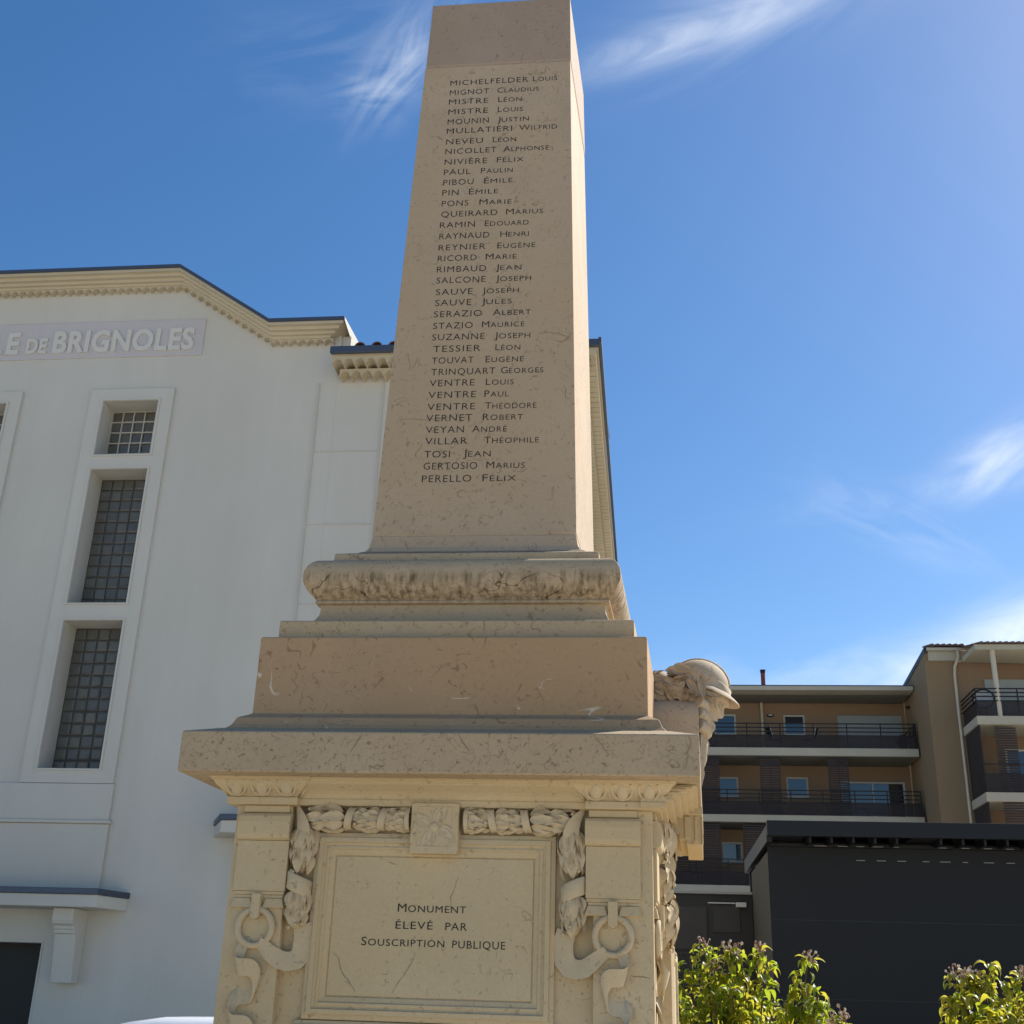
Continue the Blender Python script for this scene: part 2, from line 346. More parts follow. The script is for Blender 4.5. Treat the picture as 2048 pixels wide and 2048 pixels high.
def text_mesh(txt, extrude=.5, offset=0.0, space=1.0):
    """vertices and faces of a flat text of cap height 1, starting at x = 0; also its width"""
    key = (txt, extrude, offset, space)
    if key in FONT_CACHE: return FONT_CACHE[key]
    cu = bpy.data.curves.new('lettering', 'FONT'); cu.body = txt; cu.size = 1.0; cu.extrude = extrude; cu.offset = offset; cu.space_character = space; cu.resolution_u = 3
    ob = bpy.data.objects.new('lettering', cu); col.objects.link(ob)
    dg = bpy.context.evaluated_depsgraph_get(); dg.update(); me = bpy.data.meshes.new_from_object(ob.evaluated_get(dg))
    vs = [v.co.copy() for v in me.vertices]; fs = [tuple(p.vertices) for p in me.polygons]
    bpy.data.objects.remove(ob); bpy.data.curves.remove(cu); bpy.data.meshes.remove(me)
    x0 = min(v.x for v in vs); x1 = max(v.x for v in vs); cap = .729
    vs = [Vector(((v.x - x0) / cap, v.y / cap, v.z)) for v in vs]
    FONT_CACHE[key] = (vs, fs, (x1 - x0) / cap); return FONT_CACHE[key]
def put_text(mb, txt, u0, u1, z, cap, place, th, caps_first=False, space=1.12, offset=0.0):
    """sets a word between u0 and u1 with its baseline at z; place(u, z, h) maps to the world"""
    if caps_first:
        v1, f1, w1 = text_mesh(txt[0], .5, offset); v2, f2, w2 = text_mesh(txt[1:], .5, offset, space); k = .80
        tot = w1 + .16 + w2 * k; sx = (u1 - u0) / (tot * cap)
        mb.add([place(u0 + v.x*cap*sx, z + v.y*cap, v.z*th*2) for v in v1], f1)
        mb.add([place(u0 + (w1 + .16 + v.x*k)*cap*sx, z + v.y*cap*k, v.z*th*2) for v in v2], f2)
    else:
        vs, fs, w = text_mesh(txt, .5, offset, space); sx = (u1 - u0) / (w * cap)
        mb.add([place(u0 + v.x*cap*sx, z + v.y*cap, v.z*th*2) for v in vs], fs)

# ------------------------------------------------------------------ ground
g = MB(); g.add([(-2500,-2500,0),(2500,-2500,0),(2500,2500,0),(-2500,2500,0)], [(0,1,2,3)]); tag(g.build('ground', GROUND), kind='structure')

# ------------------------------------------------------------------ the war memorial
CX, CY = -0.892, 6.113
SKEW['war_memorial'] = (.046, 5.10)
mon = thing('war_memorial', (CX, CY, 0), 'tall beige limestone obelisk memorial engraved with a long list of names', 'monument')
K = (.520 - .434) / (7.487 - 3.915)
s = MB()
s.sqloft(CX + .010, CY, [(.572,3.742),(.545,3.758),(.530,3.785),(.523,3.83),(.5215,3.845),(.5175,3.850),(.5175,3.853),(.5210,3.858),(.520,3.915),(.4465,6.968),(.4425,6.974)])
shaft = s.build('obelisk_shaft', SHAFT, mon, bevel=.006)
s = MB(); s.sqloft(CX + .014, CY, [(.4425,6.9742),(.4425,6.980),(.4463,6.986),(.434,7.487)]); s.build('top_block', SHAFT2, mon, bevel=.006)
NAMES = [
    ('MICHELFELDER', -0.253, 0.222, 6.814, 'LOUIS', 0.252, 0.398, 6.835),
    ('MIGNOT', -0.253, -0.014, 6.743, 'CLAUDIUS', 0.038, 0.29, 6.749),
    ('MISTRE', -0.254, -0.015, 6.672, 'LÉON', 0.046, 0.187, 6.673),
    ('MISTRE', -0.254, -0.014, 6.594, 'LOUIS', 0.046, 0.197, 6.598),
    ('MOUNIN', -0.254, -0.005, 6.517, 'JUSTIN', 0.049, 0.235, 6.523),
    ('MULLATIÈRI', -0.255, 0.136, 6.442, 'WILFRID', 0.179, 0.404, 6.462),
    ('NEVEU', -0.254, -0.035, 6.365, 'LÉON', 0.025, 0.163, 6.373),
    ('NICOLLET', -0.255, 0.05, 6.292, 'ALPHONSE', 0.092, 0.359, 6.3),
    ('NIVIÈRE', -0.255, -0.003, 6.214, 'FÉLIX', 0.055, 0.212, 6.222),
    ('PAUL', -0.255, -0.098, 6.14, 'PAULIN', -0.036, 0.151, 6.144),
    ('PIBOU', -0.255, -0.077, 6.064, 'ÉMILE', -0.014, 0.152, 6.072),
    ('PIN', -0.256, -0.161, 5.99, 'ÉMILE', -0.1, 0.071, 5.997),
    ('PONS', -0.255, -0.1, 5.913, 'MARIE', -0.035, 0.151, 5.919),
    ('QUEIRARD', -0.254, 0.072, 5.835, 'MARIUS', 0.123, 0.335, 5.845),
    ('RAMIN', -0.257, -0.055, 5.759, 'EDOUARD', 0.003, 0.254, 5.769),
    ('RAYNAUD', -0.256, 0.032, 5.68, 'HENRI', 0.095, 0.257, 5.691),
    ('REYNIER', -0.256, 0.012, 5.603, 'EUGÈNE', 0.081, 0.296, 5.61),
    ('RICORD', -0.256, -0.034, 5.529, 'MARIE', 0.018, 0.192, 5.536),
    ('RIMBAUD', -0.257, 0.023, 5.454, 'JEAN', 0.077, 0.222, 5.461),
    ('SALCONE', -0.255, 0.022, 5.381, 'JOSEPH', 0.081, 0.278, 5.386),
    ('SAUVE', -0.254, -0.046, 5.303, 'JOSEPH', 0.008, 0.212, 5.307),
    ('SAUVE', -0.254, -0.051, 5.232, 'JULES', 0.007, 0.175, 5.236),
    ('SERAZIO', -0.256, 0.011, 5.156, 'ALBERT', 0.073, 0.283, 5.165),
    ('STAZIO', -0.256, -0.036, 5.082, 'MAURICE', 0.016, 0.25, 5.085),
    ('SUZANNE', -0.257, 0.033, 5.008, 'JOSEPH', 0.089, 0.283, 5.013),
    ('TESSIER', -0.247, 0.013, 4.932, 'LÉON', 0.096, 0.231, 4.941),
    ('TOUVAT', -0.25, -0.021, 4.859, 'EUGÈNE', 0.045, 0.252, 4.866),
    ('TRINQUART', -0.249, 0.1, 4.787, 'GEORGES', 0.131, 0.36, 4.795),
    ('VENTRE', -0.253, -0.009, 4.719, 'LOUIS', 0.053, 0.202, 4.724),
    ('VENTRE', -0.255, 0.002, 4.646, 'PAUL', 0.048, 0.179, 4.651),
    ('VENTRE', -0.256, -0.0, 4.573, 'THÉODORE', 0.054, 0.328, 4.579),
    ('VERNET', -0.258, -0.013, 4.505, 'ROBERT', 0.045, 0.258, 4.512),
    ('VEYAN', -0.256, -0.053, 4.436, 'ANDRÉ', -0.008, 0.175, 4.44),
    ('VILLAR', -0.255, -0.033, 4.367, 'THÉOPHILE', 0.058, 0.346, 4.374),
    ('TOSI', -0.255, -0.12, 4.293, 'JEAN', -0.049, 0.095, 4.293),
    ('GERTOSIO', -0.255, 0.027, 4.223, 'MARIUS', 0.076, 0.276, 4.224),
    ('PERELLO', -0.259, -0.001, 4.15, 'FÉLIX', 0.058, 0.233, 4.151)]
def on_shaft(u, z, h): return (-0.885 + u - .046 * (CY - .520 + K * (z - 3.915) - 5.10), CY - .520 + K * (z - 3.915) - h, z)
t = MB()
for a, a0, a1, za, b, b0, b1, zb in NAMES:
    zz = (za * 2 + zb) / 3
    put_text(t, a, a0, a1, zz, .042, on_shaft, .0012, offset=-.010)
    put_text(t, b, b0, b1, zz + .001, .042, on_shaft, .0012, True, offset=-.010)
t.build('inscription', INK, shaft, recalc=False)

s = MB()
s.sqloft(CX, CY, [(.833,3.210),(.833,3.300),(.828,3.305),(.748,3.309),(.730,3.318),(.708,3.345),(.694,3.375),(.690,3.405),(.694,3.424),(.712,3.428),(.712,3.442),(.703,3.446),(.718,3.458),(.738,3.474),(.755,3.497),(.766,3.524),(.769,3.552),(.765,3.582),(.754,3.610),(.738,3.632),(.718,3.647),(.696,3.655),(.657,3.657),(.656,3.702),(.652,3.707),(.560,3.744)])
base = s.build('base_moulding', TORUSM, mon, smooth=30, bevel=.005)
s = MB()
s.sqloft(CX, CY, [(1.02,2.74),(1.00,2.749),(.975,2.763),(.958,2.782),(.949,2.803),(.944,2.816),(.934,2.822),(.905,2.838),(.894,2.846),(.8935,3.200),(.889,3.207),(.80,3.212)])
s.build('attic_block', DIEM, mon, bevel=.006)
s = MB()
s.sqloft(CX, CY, [(1.00,2.545),(1.109,2.543),(1.113,2.548),(1.113,2.714),(1.108,2.719),(.99,2.757)])
s.build('cornice_slab', SLABM, mon, bevel=.007)
# the moulded bed under the slab, and the carved capital of each corner pier
s = MB()
s.sqloft(CX, CY, [(.86,2.430),(.912,2.437),(.914,2.464),(.908,2.466),(.910,2.472),(.918,2.485),(.934,2.497),(.955,2.506),(.975,2.514),(.99,2.520),(.99,2.532),(1.0,2.534),(1.0,2.546)])
s.build('bed_moulding', PEDM, mon, bevel=.003)
for sx in (-1, 1):
    for sy in (-1, 1):
        px, py = CX + sx * .785, CY + sy * .785
        s = MB()
        s.sqloft(px, py, [(.10,2.434),(.157,2.434),(.159,2.437),(.159,2.464),(.156,2.467),(.150,2.468),(.154,2.476),(.168,2.487),(.186,2.499),(.201,2.512),(.208,2.524),(.210,2.530),(.218,2.531),(.218,2.538),(.226,2.539),(.226,2.5455)])
        cap = s.build('pier_capital', PEDM, mon, bevel=.0025)
        e = MB()
        faces = [(Vector((0, sy, 0)), Vector((1, 0, 0))), (Vector((sx, 0, 0)), Vector((0, 1, 0))), (Vector((-sx, 0, 0)), Vector((0, 1, 0)))]
        for nv, tv in faces:
            ups = (Vector((0, 0, 1)) * .78 + nv * .62).normalized(); outw = (nv * .78 - Vector((0, 0, 1)) * .62).normalized()
            for k in (-1, 0, 1):
                c = Vector((px, py, 2.503)) + nv * .184 + tv * (k * .112)
                e.ball(c - ups * .002, (.028, .040, .016), (tv, ups, outw), 12, 8)
                rim = [c + tv * (.043 * math.sin(a)) - ups * (.047 * math.cos(a) - .010) + outw * .004 for a in [i * .36 - 2.16 for i in range(13)]]
                e.tube(rim, .0065, 6)
            for k in (-.5, .5):
                c = Vector((px, py, 2.503)) + nv * .182 + tv * (k * .112)
                e.tube([c + ups * .030, c, c - ups * .035], [.010, .007, .002], 6)
        e.build('egg_and_dart', CARVE, cap, smooth=60)

# pedestal core with a sunk field between corner piers
s = MB(); s.sqloft(CX, CY, [(.858,.70),(.858,2.44)]); s.build('pedestal_core', PEDM, mon)
for sx in (-1, 1):
    for sy in (-1, 1):
        s = MB(); px, py = CX + sx * .782, CY + sy * .782
        s.sqloft(px, py, [(.124,.72),(.124,2.434)]); s.build('corner_pier', PEDM, mon, bevel=.004)
s = MB(); s.sqloft(CX, CY, [(1.02,.44),(1.02,.66),(.99,.69),(.94,.72),(.925,.76),(.85,.77)]); s.build('pedestal_base', PEDM, mon, bevel=.006)
s = MB(); s.sqloft(CX, CY, [(1.45,.22),(1.45,.44),(1.0,.44)]); s.build('step', PEDM, mon, bevel=.01)
s = MB(); s.sqloft(CX, CY, [(1.85,.0),(1.85,.22),(1.40,.22)]); s.build('step', PEDM, mon, bevel=.01)

W0 = .858
def front(u, h, z): return Vector((-0.885 - .02 + u, CY - W0 - h, z))
def right(u, h, z): return Vector((CX + W0 + h, CY + u, z))
def fbox(mb, f, u0, u1, h0, h1, z0, z1):
    vs = [f(u, h, z) for z in (z0, z1) for h in (h0, h1) for u in (u0, u1)]
    return mb.add(vs, [(0,1,3,2),(4,6,7,5),(0,4,5,1),(2,3,7,6),(0,2,6,4),(1,5,7,3)])
def fprism(mb, f, poly, u0, u1):
    """poly is (h, z), run along u"""
    n = len(poly); vs = [f(u0, h, z) for h, z in poly] + [f(u1, h, z) for h, z in poly]
    return mb.add(vs, [tuple(range(n)), tuple(range(2*n-1, n-1, -1))] + [(i, i+n, (i+1) % n + n, (i+1) % n) for i in range(n)])
def pier_block(f, u0, u1):
    """bracket like block with rolled top, guttae, strap and ring, hung on a corner pier"""
    sgn = 1 if u0 > 0 else -1; H = .046
    b = MB()
    fprism(b, f, [(H-.01,2.402),(H+.012,2.402),(H+.016,2.408),(H+.016,2.430),(H+.012,2.434),(H-.01,2.434)], u0+.012, u1-.012)
    fprism(b, f, [(H-.01,2.284),(H+.019,2.284),(H+.034,2.292),(H+.040,2.31),(H+.041,2.36),(H+.036,2.385),(H+.024,2.398),(H-.01,2.400)], u0-.002, u1+.002)
    fprism(b, f, [(H-.01,2.074),(H+.018,2.074),(H+.018,2.283),(H-.01,2.283)], u0, u1)
    fbox(b, f, u0+.003, u1-.003, H-.01, H+.013, 2.060, 2.0735); fbox(b, f, u0+.008, u1-.008, H-.01, H+.007, 2.046, 2.0595)
    uc = (u0 + u1) / 2
    for q in (-1, 1):
        c0 = uc + q * .070; t0, t1 = .036, .048
        vs = []
        for z, hw, h1 in ((2.0455, t0, H+.012), (2.006, t1, H+.020)):
            vs += [f(c0-hw, H-.005, z), f(c0+hw, H-.005, z), f(c0+hw, h1, z), f(c0-hw, h1, z)]
        b.add(vs, [(0,1,2,3),(7,6,5,4),(0,4,5,1),(1,5,6,2),(2,6,7,3),(3,7,4,0)])
    pol = [(uc + .020 * math.cos(a), 1.978 + .020 * math.sin(a)) for a in [math.pi + i * math.pi / 8 for i in range(9)]] + [(uc+.019, 2.062), (uc-.019, 2.062)]
    n = len(pol); vs = [f(u, H-.005, z) for u, z in pol] + [f(u, H+.040, z) for u, z in pol]
    b.add(vs, [tuple(range(n)), tuple(range(2*n-1, n-1, -1))] + [(i, i+n, (i+1) % n + n, (i+1) % n) for i in range(n)])
    o = b.build('pier_bracket', PEDM, mon, bevel=.0025)
    r = MB(); r.tube([f(uc + .0735 * math.cos(a), H + .013, 1.927 + .0735 * math.sin(a)) for a in [i * math.pi / 18 for i in range(36)]], .0145, 10, True)
    r.build('ring', CARVE, o, smooth='all')
    return uc
def ribbon_set(f, uc, sgn, tail_seed):
    H = .046; m_ = lambda u: sgn * u
    # swag from the foot of the hanging garland down and up through the ring
    r = MB(); P = []; HW = []; NR = []
    ctr = [(.560,1.945),(.548,1.905),(.545,1.865),(.553,1.828),(.575,1.803),(.607,1.795),(.640,1.803),(.672,1.825),(.702,1.849),(.728,1.868)]
    wid = [.040,.042,.043,.043,.041,.039,.036,.032,.027,.022]
    for i, ((u, z), w) in enumerate(zip(ctr, wid)):
        a, b = ctr[max(i-1, 0)], ctr[min(i+1, len(ctr)-1)]; d = Vector((b[0]-a[0], b[1]-a[1])).normalized(); nn = Vector((-d.y, d.x))
        tilt = .012 * math.sin(i * .8); h = .020 + .030 * min(1, max(0, (u - .56) / .10)) + (.012 if i > 6 else 0)
        P.append(f(m_(u) , h, z)); HW.append(f(m_(u + nn.x*w), h + tilt, z + nn.y*w) - f(m_(u), h, z)); NR.append(f(m_(u), h + .1, z) - f(m_(u), h, z))
    r.strip(P, HW, NR, .006); r.build('ribbon', CARVE, mon, smooth=50)
    # tail under the ring: a ribbon turning round a vertical axis as it falls
    P = []; HW = []; NR = []; N_ = 90
    for i in range(N_):
        q = i/(N_-1); ph = -1.3 + 13.2*q; cu, sh = math.cos(ph), math.sin(ph)
        A_ = (.012 + .040*min(1, q*6)) * (1 - .15*q); z = 1.866 - .455*q - .018*math.sin(2*ph); u = .768 + A_*cu; h = H + .026 + .021*sh
        w = .034*min(1, .45 + q*5)
        o_ = f(m_(u), h, z); P.append(o_); HW.append(f(m_(u + .010*cu), h + .010*sh, z + w) - o_)
        NR.append(f(m_(u + .1*cu), h + .1*sh, z) - o_)
    r = MB(); r.strip(P, HW, NR, .004)
    r.build('ribbon', CARVE, mon, smooth=60)
def bundle(mb, f, p0, p1, rad, nl, rnd, lw=.055, ll=.12, h0=.02):
    """a spindle of overlapping carved laurel leaves from p0 to p1 (u, z); the tips point towards p1"""
    A = f(p0[0], h0, p0[1]); B = f(p1[0], h0, p1[1]); ax = (B - A); ln = ax.length; ax.normalize(); out = (f(0, 1, 2) - f(0, 0, 2)).normalized(); sd = ax.cross(out)
    mb.ball((A + B) / 2, (rad * .80, rad * .80, ln * .50), (sd, out, ax), 12, 10)
    lay = [(.50, (-1.15, 0.0, 1.15), .74), (.34, (-.62, .62), .86), (.18, (-1.1, .04, 1.1), .94), (.02, (-.60, .60), 1.0), (-.04, (-1.25, .0, 1.25), 1.0)]
    for q0, angs, rr in lay:
        for a0 in angs:
            an = a0 + rnd.uniform(-.14, .14); radial = out * math.cos(an) + sd * math.sin(an); q = q0 + rnd.uniform(-.04, .04)
            b = A + ax * (ln * max(0, q)) + radial * rad * rr * .72
            d = ax + radial * .20 + sd * math.sin(an) * .12
            mb.leaf(b, d, radial, ln * rnd.uniform(.48, .60), lw * rnd.uniform(.72, .92), bend=.50, fold=.13, n=8, m=6)
    for i in range(3):
        an = rnd.uniform(-1.3, 1.3); radial = out * math.cos(an) + sd * math.sin(an)
        mb.ball(A + ax * (ln * rnd.uniform(.75, 1.0)) + radial * rad * .84, min(.010, rad * .16), None, 8, 6)
def band(mb, f, p, d, rad, width, h0=.02, skew=.3):
    """ribbon tied round a garland at p (u, z); d is its axis in (u, z)"""
    ax = (f(p[0]+d[0], h0, p[1]+d[1]) - f(p[0], h0, p[1])).normalized(); out = (f(0, 1, 2) - f(0, 0, 2)).normalized(); sd = ax.cross(out); c = f(p[0], h0, p[1]); vs, fs = [], []
    for i in range(13):
        a = -1.75 + 3.5 * i / 12; radial = out * math.cos(a) + sd * math.sin(a)
        for k, (e, rr) in enumerate(((-.5, .96), (-.42, 1.06), (0, 1.02), (.42, 1.06), (.5, .96))):
            vs.append(c + radial * rad * rr + ax * (width * e + width * skew * math.sin(a)))
    for i in range(12):
        for k in range(4): a = i*5+k; fs.append((a, a+1, a+6, a+5))
    mb.add(vs, fs)
rnd = random.Random(11)
for sgn in (-1, 1):
    u0, u1 = (.640, .868) if sgn > 0 else (-.868, -.640)
    uc = pier_block(front, u0, u1); ribbon_set(front, uc, sgn, sgn)
    # garland along the top of the sunk field
    e = MB()
    if sgn < 0: segs = [(-.570,-.402,24),(-.365,-.250,22),(-.225,-.125,20)]
    else: segs = [(.570,.402,24),(.365,.250,22),(.225,.118,20)]
    for a, b, n in segs: bundle(e, front, (b, 2.384), (a - .02 * sgn * -1, 2.384), .050, n, rnd, .058, .115, .034)
    for q in (.383, .238): band(e, front, (q * sgn, 2.384), (1, 0), .047, .034, .034, .3 * sgn)
    band(e, front, (.128 * sgn, 2.384), (1, 0), .052, .020, .034, 0)
    e.build('garland', CARVE, mon, smooth=50)
    # hanging garland beside the panel
    e = MB()
    bundle(e, front, (.575 * sgn, 2.345), (.588 * sgn, 2.150), .050, 26, rnd, .064, .135, .032)
    bundle(e, front, (.588 * sgn, 2.080), (.590 * sgn, 1.925), .052, 26, rnd, .060, .115, .032)
    band(e, front, (.588 * sgn, 2.105), (0, 1), .052, .075, .032, .28 * sgn)
    # the ribbon that turns the corner at the top
    P = []; HW = []; NR = []
    for i in range(11):
        q = i/10; u = .618 - .030*q - .022*math.sin(q*3.1); z = 2.436 - .175*q; h = .036 + .036*math.sin(q*2.7)
        w = .036 - .006*q; an = .75 - 1.0*q
        o_ = front(sgn*u, h, z); P.append(o_); HW.append(front(sgn*(u + w*math.cos(an)), h - .030*(1-q), z + w*math.sin(an)) - o_); NR.append(Vector((0, -1, 0)))
    e.strip(P, HW, NR, .006)
    e.build('garland', CARVE, mon, smooth=50)
# rosette block
e = MB(); fbox(e, front, -.110, .097, .0, .072, 2.240, 2.451)
ros = e.build('rosette_block', PEDM, mon, bevel=.003)
e = MB(); c = (-.007, 2.352)
fr = [(-.082, 2.268), (.068, 2.268), (.068, 2.432), (-.082, 2.432)]
for i in range(4):
    a, b = fr[i], fr[(i+1) % 4]; e.tube([front(a[0], .072, a[1]), front(b[0], .072, b[1])], .0028, 6)
e.ball(front(c[0], .070, c[1]), (.021, .021, .012), (Vector((1,0,0)), Vector((0,0,1)), Vector((0,-1,0))), 14, 8)
for i in range(8):
    a = i * math.pi / 4 + .25 * (1 if i % 2 else -1); r1 = .088 if i % 2 else .070
    d = Vector((math.cos(a), 0, math.sin(a))); b = front(c[0] + .022 * d.x, .0725, c[1] + .022 * d.z)
    e.leaf(b, d, (0, -1, 0), r1 * .88, .036, bend=-.05, fold=.14, n=5, m=4)
e.build('rosette', CARVE, ros, smooth=40)
# framed dedication panel: stepped picture frame mouldings run round a sunk field
def frame_loft(mb, f, rings):
    """rings: (u half width, z bottom, z top, h)"""
    vs, fs = [], []
    for hw, z0, z1, h in rings: vs += [f(-hw-.012, h, z0), f(hw-.012, h, z0), f(hw-.012, h, z1), f(-hw-.012, h, z1)]
    for i in range(len(rings)-1):
        for k in range(4): a = i*4+k; b = i*4+(k+1) % 4; fs.append((a, b, b+4, a+4))
    n = (len(rings)-1)*4; fs.append((n, n+1, n+2, n+3)); mb.add(vs, fs)
e = MB(); A = []
for off, h in ((0,-.002),(0,.020),(.012,.024),(.020,.024),(.0205,.034),(.040,.036),(.042,.026),(.050,.022),(.058,.026),(.066,.026),(.070,.018),(.088,.012),(.094,.004),(.096,.010)):
    A.append((.522 - off, 1.578 + off * .98, 2.326 - off * 1.02, h))
frame_loft(e, front, A); pan = e.build('dedication_panel', PEDM, mon, bevel=.0015)
# lower ledge under the panel
e = MB(); fprism(e, front, [(-.01,1.535),(.030,1.535),(.036,1.545),(.036,1.556),(.028,1.562),(.022,1.574),(-.01,1.576)], -.56, .536); e.build('panel_sill', PEDM, mon, bevel=.002)
e = MB()
pl = lambda u, z, h: front(u + .02, .0102 + h, z)
for w, a, b, z, c in (('MONUMENT',-.178,.113,2.006,1),('ÉLEVÉ',-.183,-.025,1.938,0),('PAR',.029,.120,1.937,0),('SOUSCRIPTION',-.325,.028,1.869,1),('PUBLIQUE',.062,.284,1.867,0)):
    if w in ('MONUMENT', 'ÉLEVÉ', 'SOUSCRIPTION'): e = MB()
    if c: put_text(e, w, a, b, z, .036, pl, .0012, True, offset=-.002)
    else: put_text(e, w, a, b, z, .032, pl, .0012, offset=-.002)
    if w in ('MONUMENT', 'PAR', 'PUBLIQUE'): e.build('inscription', INK, pan, recalc=False)

# ---- the right flank: the same piers, a thick oak-leaf swag and a console that carries the relief above
for sgn in (-1, 1):
    u0, u1 = (.645, .870) if sgn > 0 else (-.870, -.645)
    uc = pier_block(right, u0, u1); ribbon_set(right, uc, sgn, sgn)
e = MB(); rnd = random.Random(5)
bundle(e, right, (-.52, 2.47), (-.50, 2.24), .095, 26, rnd, .085, .16, .025)
bundle(e, right, (-.47, 2.25), (-.45, 2.06), .095, 26, rnd, .09, .16, .030)
bundle(e, right, (-.44, 2.10), (-.42, 1.89), .10, 28, rnd, .09, .17, .030)
bundle(e, right, (-.35, 2.46), (-.28, 2.14), .11, 28, rnd, .09, .17, .025)
bundle(e, right, (-.30, 2.15), (-.22, 1.86), .11, 30, rnd, .09, .18, .025)
e.build('garland', CARVE, mon, smooth=50)
e = MB(); frame_loft(e, lambda u, h, z: right(u, h, z), [(.36,1.0,1.93,-.002),(.36,1.0,1.93,.10),(.33,1.03,1.90,.112),(.30,1.06,1.87,.112),(.29,1.07,1.86,.10)]); e.build('side_panel', PEDM, mon, bevel=.003)
e = MB()
e.prism_y([(.0,2.545),(.258,2.545),(.258,2.372),(.183,2.372),(.183,2.392),(.150,2.392),(.150,2.42),(.0,2.42)], 0, .62)
CC = CX - .036
e.V = [(CC + .89 + x, CY - .31 + y, z) for x, y, z in e.V]
for x0, x1, z0 in ((.262,.2545,2.372),(.176,.205,2.40),(.222,.236,2.385)):
    e.box(CC+.89+min(x0,x1), CC+.89+max(x0,x1), CY-.318, CY-.30, z0, 2.50)
e.box(CC+.89+.10, CC+.89+.262, CY-.325, CY+.325, 2.505, 2.543)
e.build('console', PEDM, mon, bevel=.004)
e = MB()
for w, y0, y1, z0, z1 in ((.965,5.150,7.07,2.440,2.462),(.995,5.156,7.06,2.4623,2.490),(1.025,5.163,7.05,2.4903,2.508),(1.052,5.170,7.04,2.5083,2.522),(1.078,5.18,7.03,2.5223,2.5335),(1.098,5.19,7.02,2.5338,2.5425)): e.box(CX+.86, CX+w, y0, y1, z0, z1)
e.build('side_fillet', PEDM, mon, bevel=.002)
# scroll block on the slab
XR = -0.885 - .041
e = MB(); yz = [(5.87,2.74),(5.87,2.985)] + [(5.99 - .12*math.cos(a), 2.985 + .115*math.sin(a)) for a in [i*math.pi/16 for i in range(1, 8)]] + [(5.99,3.10),(6.36,3.10),(6.36,2.74)]
e.prism_x(yz, XR + .86, XR + 1.145)
for zc, r_ in ((3.075,.030),(3.02,.030),(2.96,.032)): e.tube([(XR+1.145, 5.90, zc), (XR+1.170, 5.93, zc-.012), (XR+1.178, 6.05, zc-.015)], r_, 10)
e.build('scroll_block', STATUE, mon, smooth=40, bevel=.004)
# the helmeted head
HC = Vector((XR + 1.160, 6.06, 3.188))
def frame_(t): return Vector((math.cos(t), 0, -math.sin(t))), Vector((math.sin(t), 0, math.cos(t)))
SID = Vector((0, 1, 0)); FWD, UPV = frame_(R(33)); HF, HU = frame_(R(17))
def HP(a, b, c): return HC + FWD * (a + .044) + SID * b + UPV * (c * .84 + .008)
def HH(a, b, c): return HC + HF * a + SID * b + HU * c
lev = [(.06,.100,.118,.094),(.02,.112,.118,.098),(-.005,.118,.115,.097),(-.022,.121,.112,.095),(-.036,.112,.110,.093),(-.050,.107,.108,.090),(-.064,.108,.105,.087),(-.078,.111,.102,.083),(-.092,.113,.098,.078),(-.106,.113,.092,.073),(-.120,.110,.086,.069),(-.134,.116,.075,.066),(-.146,.120,.064,.062),(-.158,.119,.054,.059),(-.170,.122,.044,.056),(-.184,.126,.030,.052),(-.204,.128,.014,.047),(-.224,.122,-.002,.039),(-.238,.100,-.02,.026)]
e = MB(); vs, fs = [], []; NS = 72
for up, fx, bx, sw in lev:
    for i in range(NS):
        a = 2*math.pi*i/NS; ca, sa = math.cos(a), math.sin(a)
        fr_ = (fx if ca > 0 else bx) * (abs(ca) ** .72) * (1 if ca > 0 else -1); sd_ = sw * (abs(sa) ** .9) * (1 if sa > 0 else -1)
        if ca > 0:
            nose = .020 * math.exp(-(sd_/.015)**2) * max(0, min(1, (-.022 - up)/.075)) * (1 if up > -.104 else max(0, 1 - (-.104 - up)/.014))
            eye = -.060 * math.exp(-((abs(sd_) - .040)/.019)**2) * math.exp(-((up + .047)/.017)**2)
            brow = .014 * math.exp(-((abs(sd_) - .038)/.028)**2) * math.exp(-((up + .018)/.012)**2)
            mouth = -.045 * math.exp(-((up + .150)/.0075)**2) * math.exp(-(sd_/.036)**4)
            lips = .008 * math.exp(-((up + .150)/.016)**2) * math.exp(-(sd_/.028)**2)
            cheek = -.020 * math.exp(-((abs(sd_) - .050)/.020)**2) * math.exp(-((up + .118)/.026)**2)
            bone = .012 * math.exp(-((abs(sd_) - .060)/.020)**2) * math.exp(-((up + .082)/.014)**2)
            fr_ += nose + eye + brow + mouth + lips + cheek + bone
        vs.append(HP(fr_, sd_, up))
for j_ in range(len(lev)-1):
    for i in range(NS): fs.append((j_*NS+i, (j_+1)*NS+i, (j_+1)*NS+(i+1) % NS, j_*NS+(i+1) % NS))
fs += [tuple(range(NS)), tuple(range((len(lev)-1)*NS, len(lev)*NS))]
e.add(vs, fs)
for sgn in (-1, 1): e.ball(HP(.068, sgn*.040, -.047), .014, None, 10, 8)
e.tube([HP(-.03, 0, -.10), HP(-.085, 0, -.18), HP(-.12, 0, -.27)], [.080, .070, .08], 16)
e.ball(HP(-.005, -.092, -.075), (.016,.012,.032), (FWD, SID, UPV), 10, 8)
head = e.build('carved_head', STATUE, mon, smooth='all')
e = MB(); vs, fs = [], []; NS = 48
prof = [(.0001,1.0)] + [(math.sin(a), math.cos(a)) for a in [i*math.pi/20 for i in range(1, 11)]]
for r_, h_ in prof:
    for i in range(NS):
        a = 2*math.pi*i/NS; vs.append(HH(.146*r_*math.cos(a) - .006, .124*r_*math.sin(a), .130*h_ + .006))
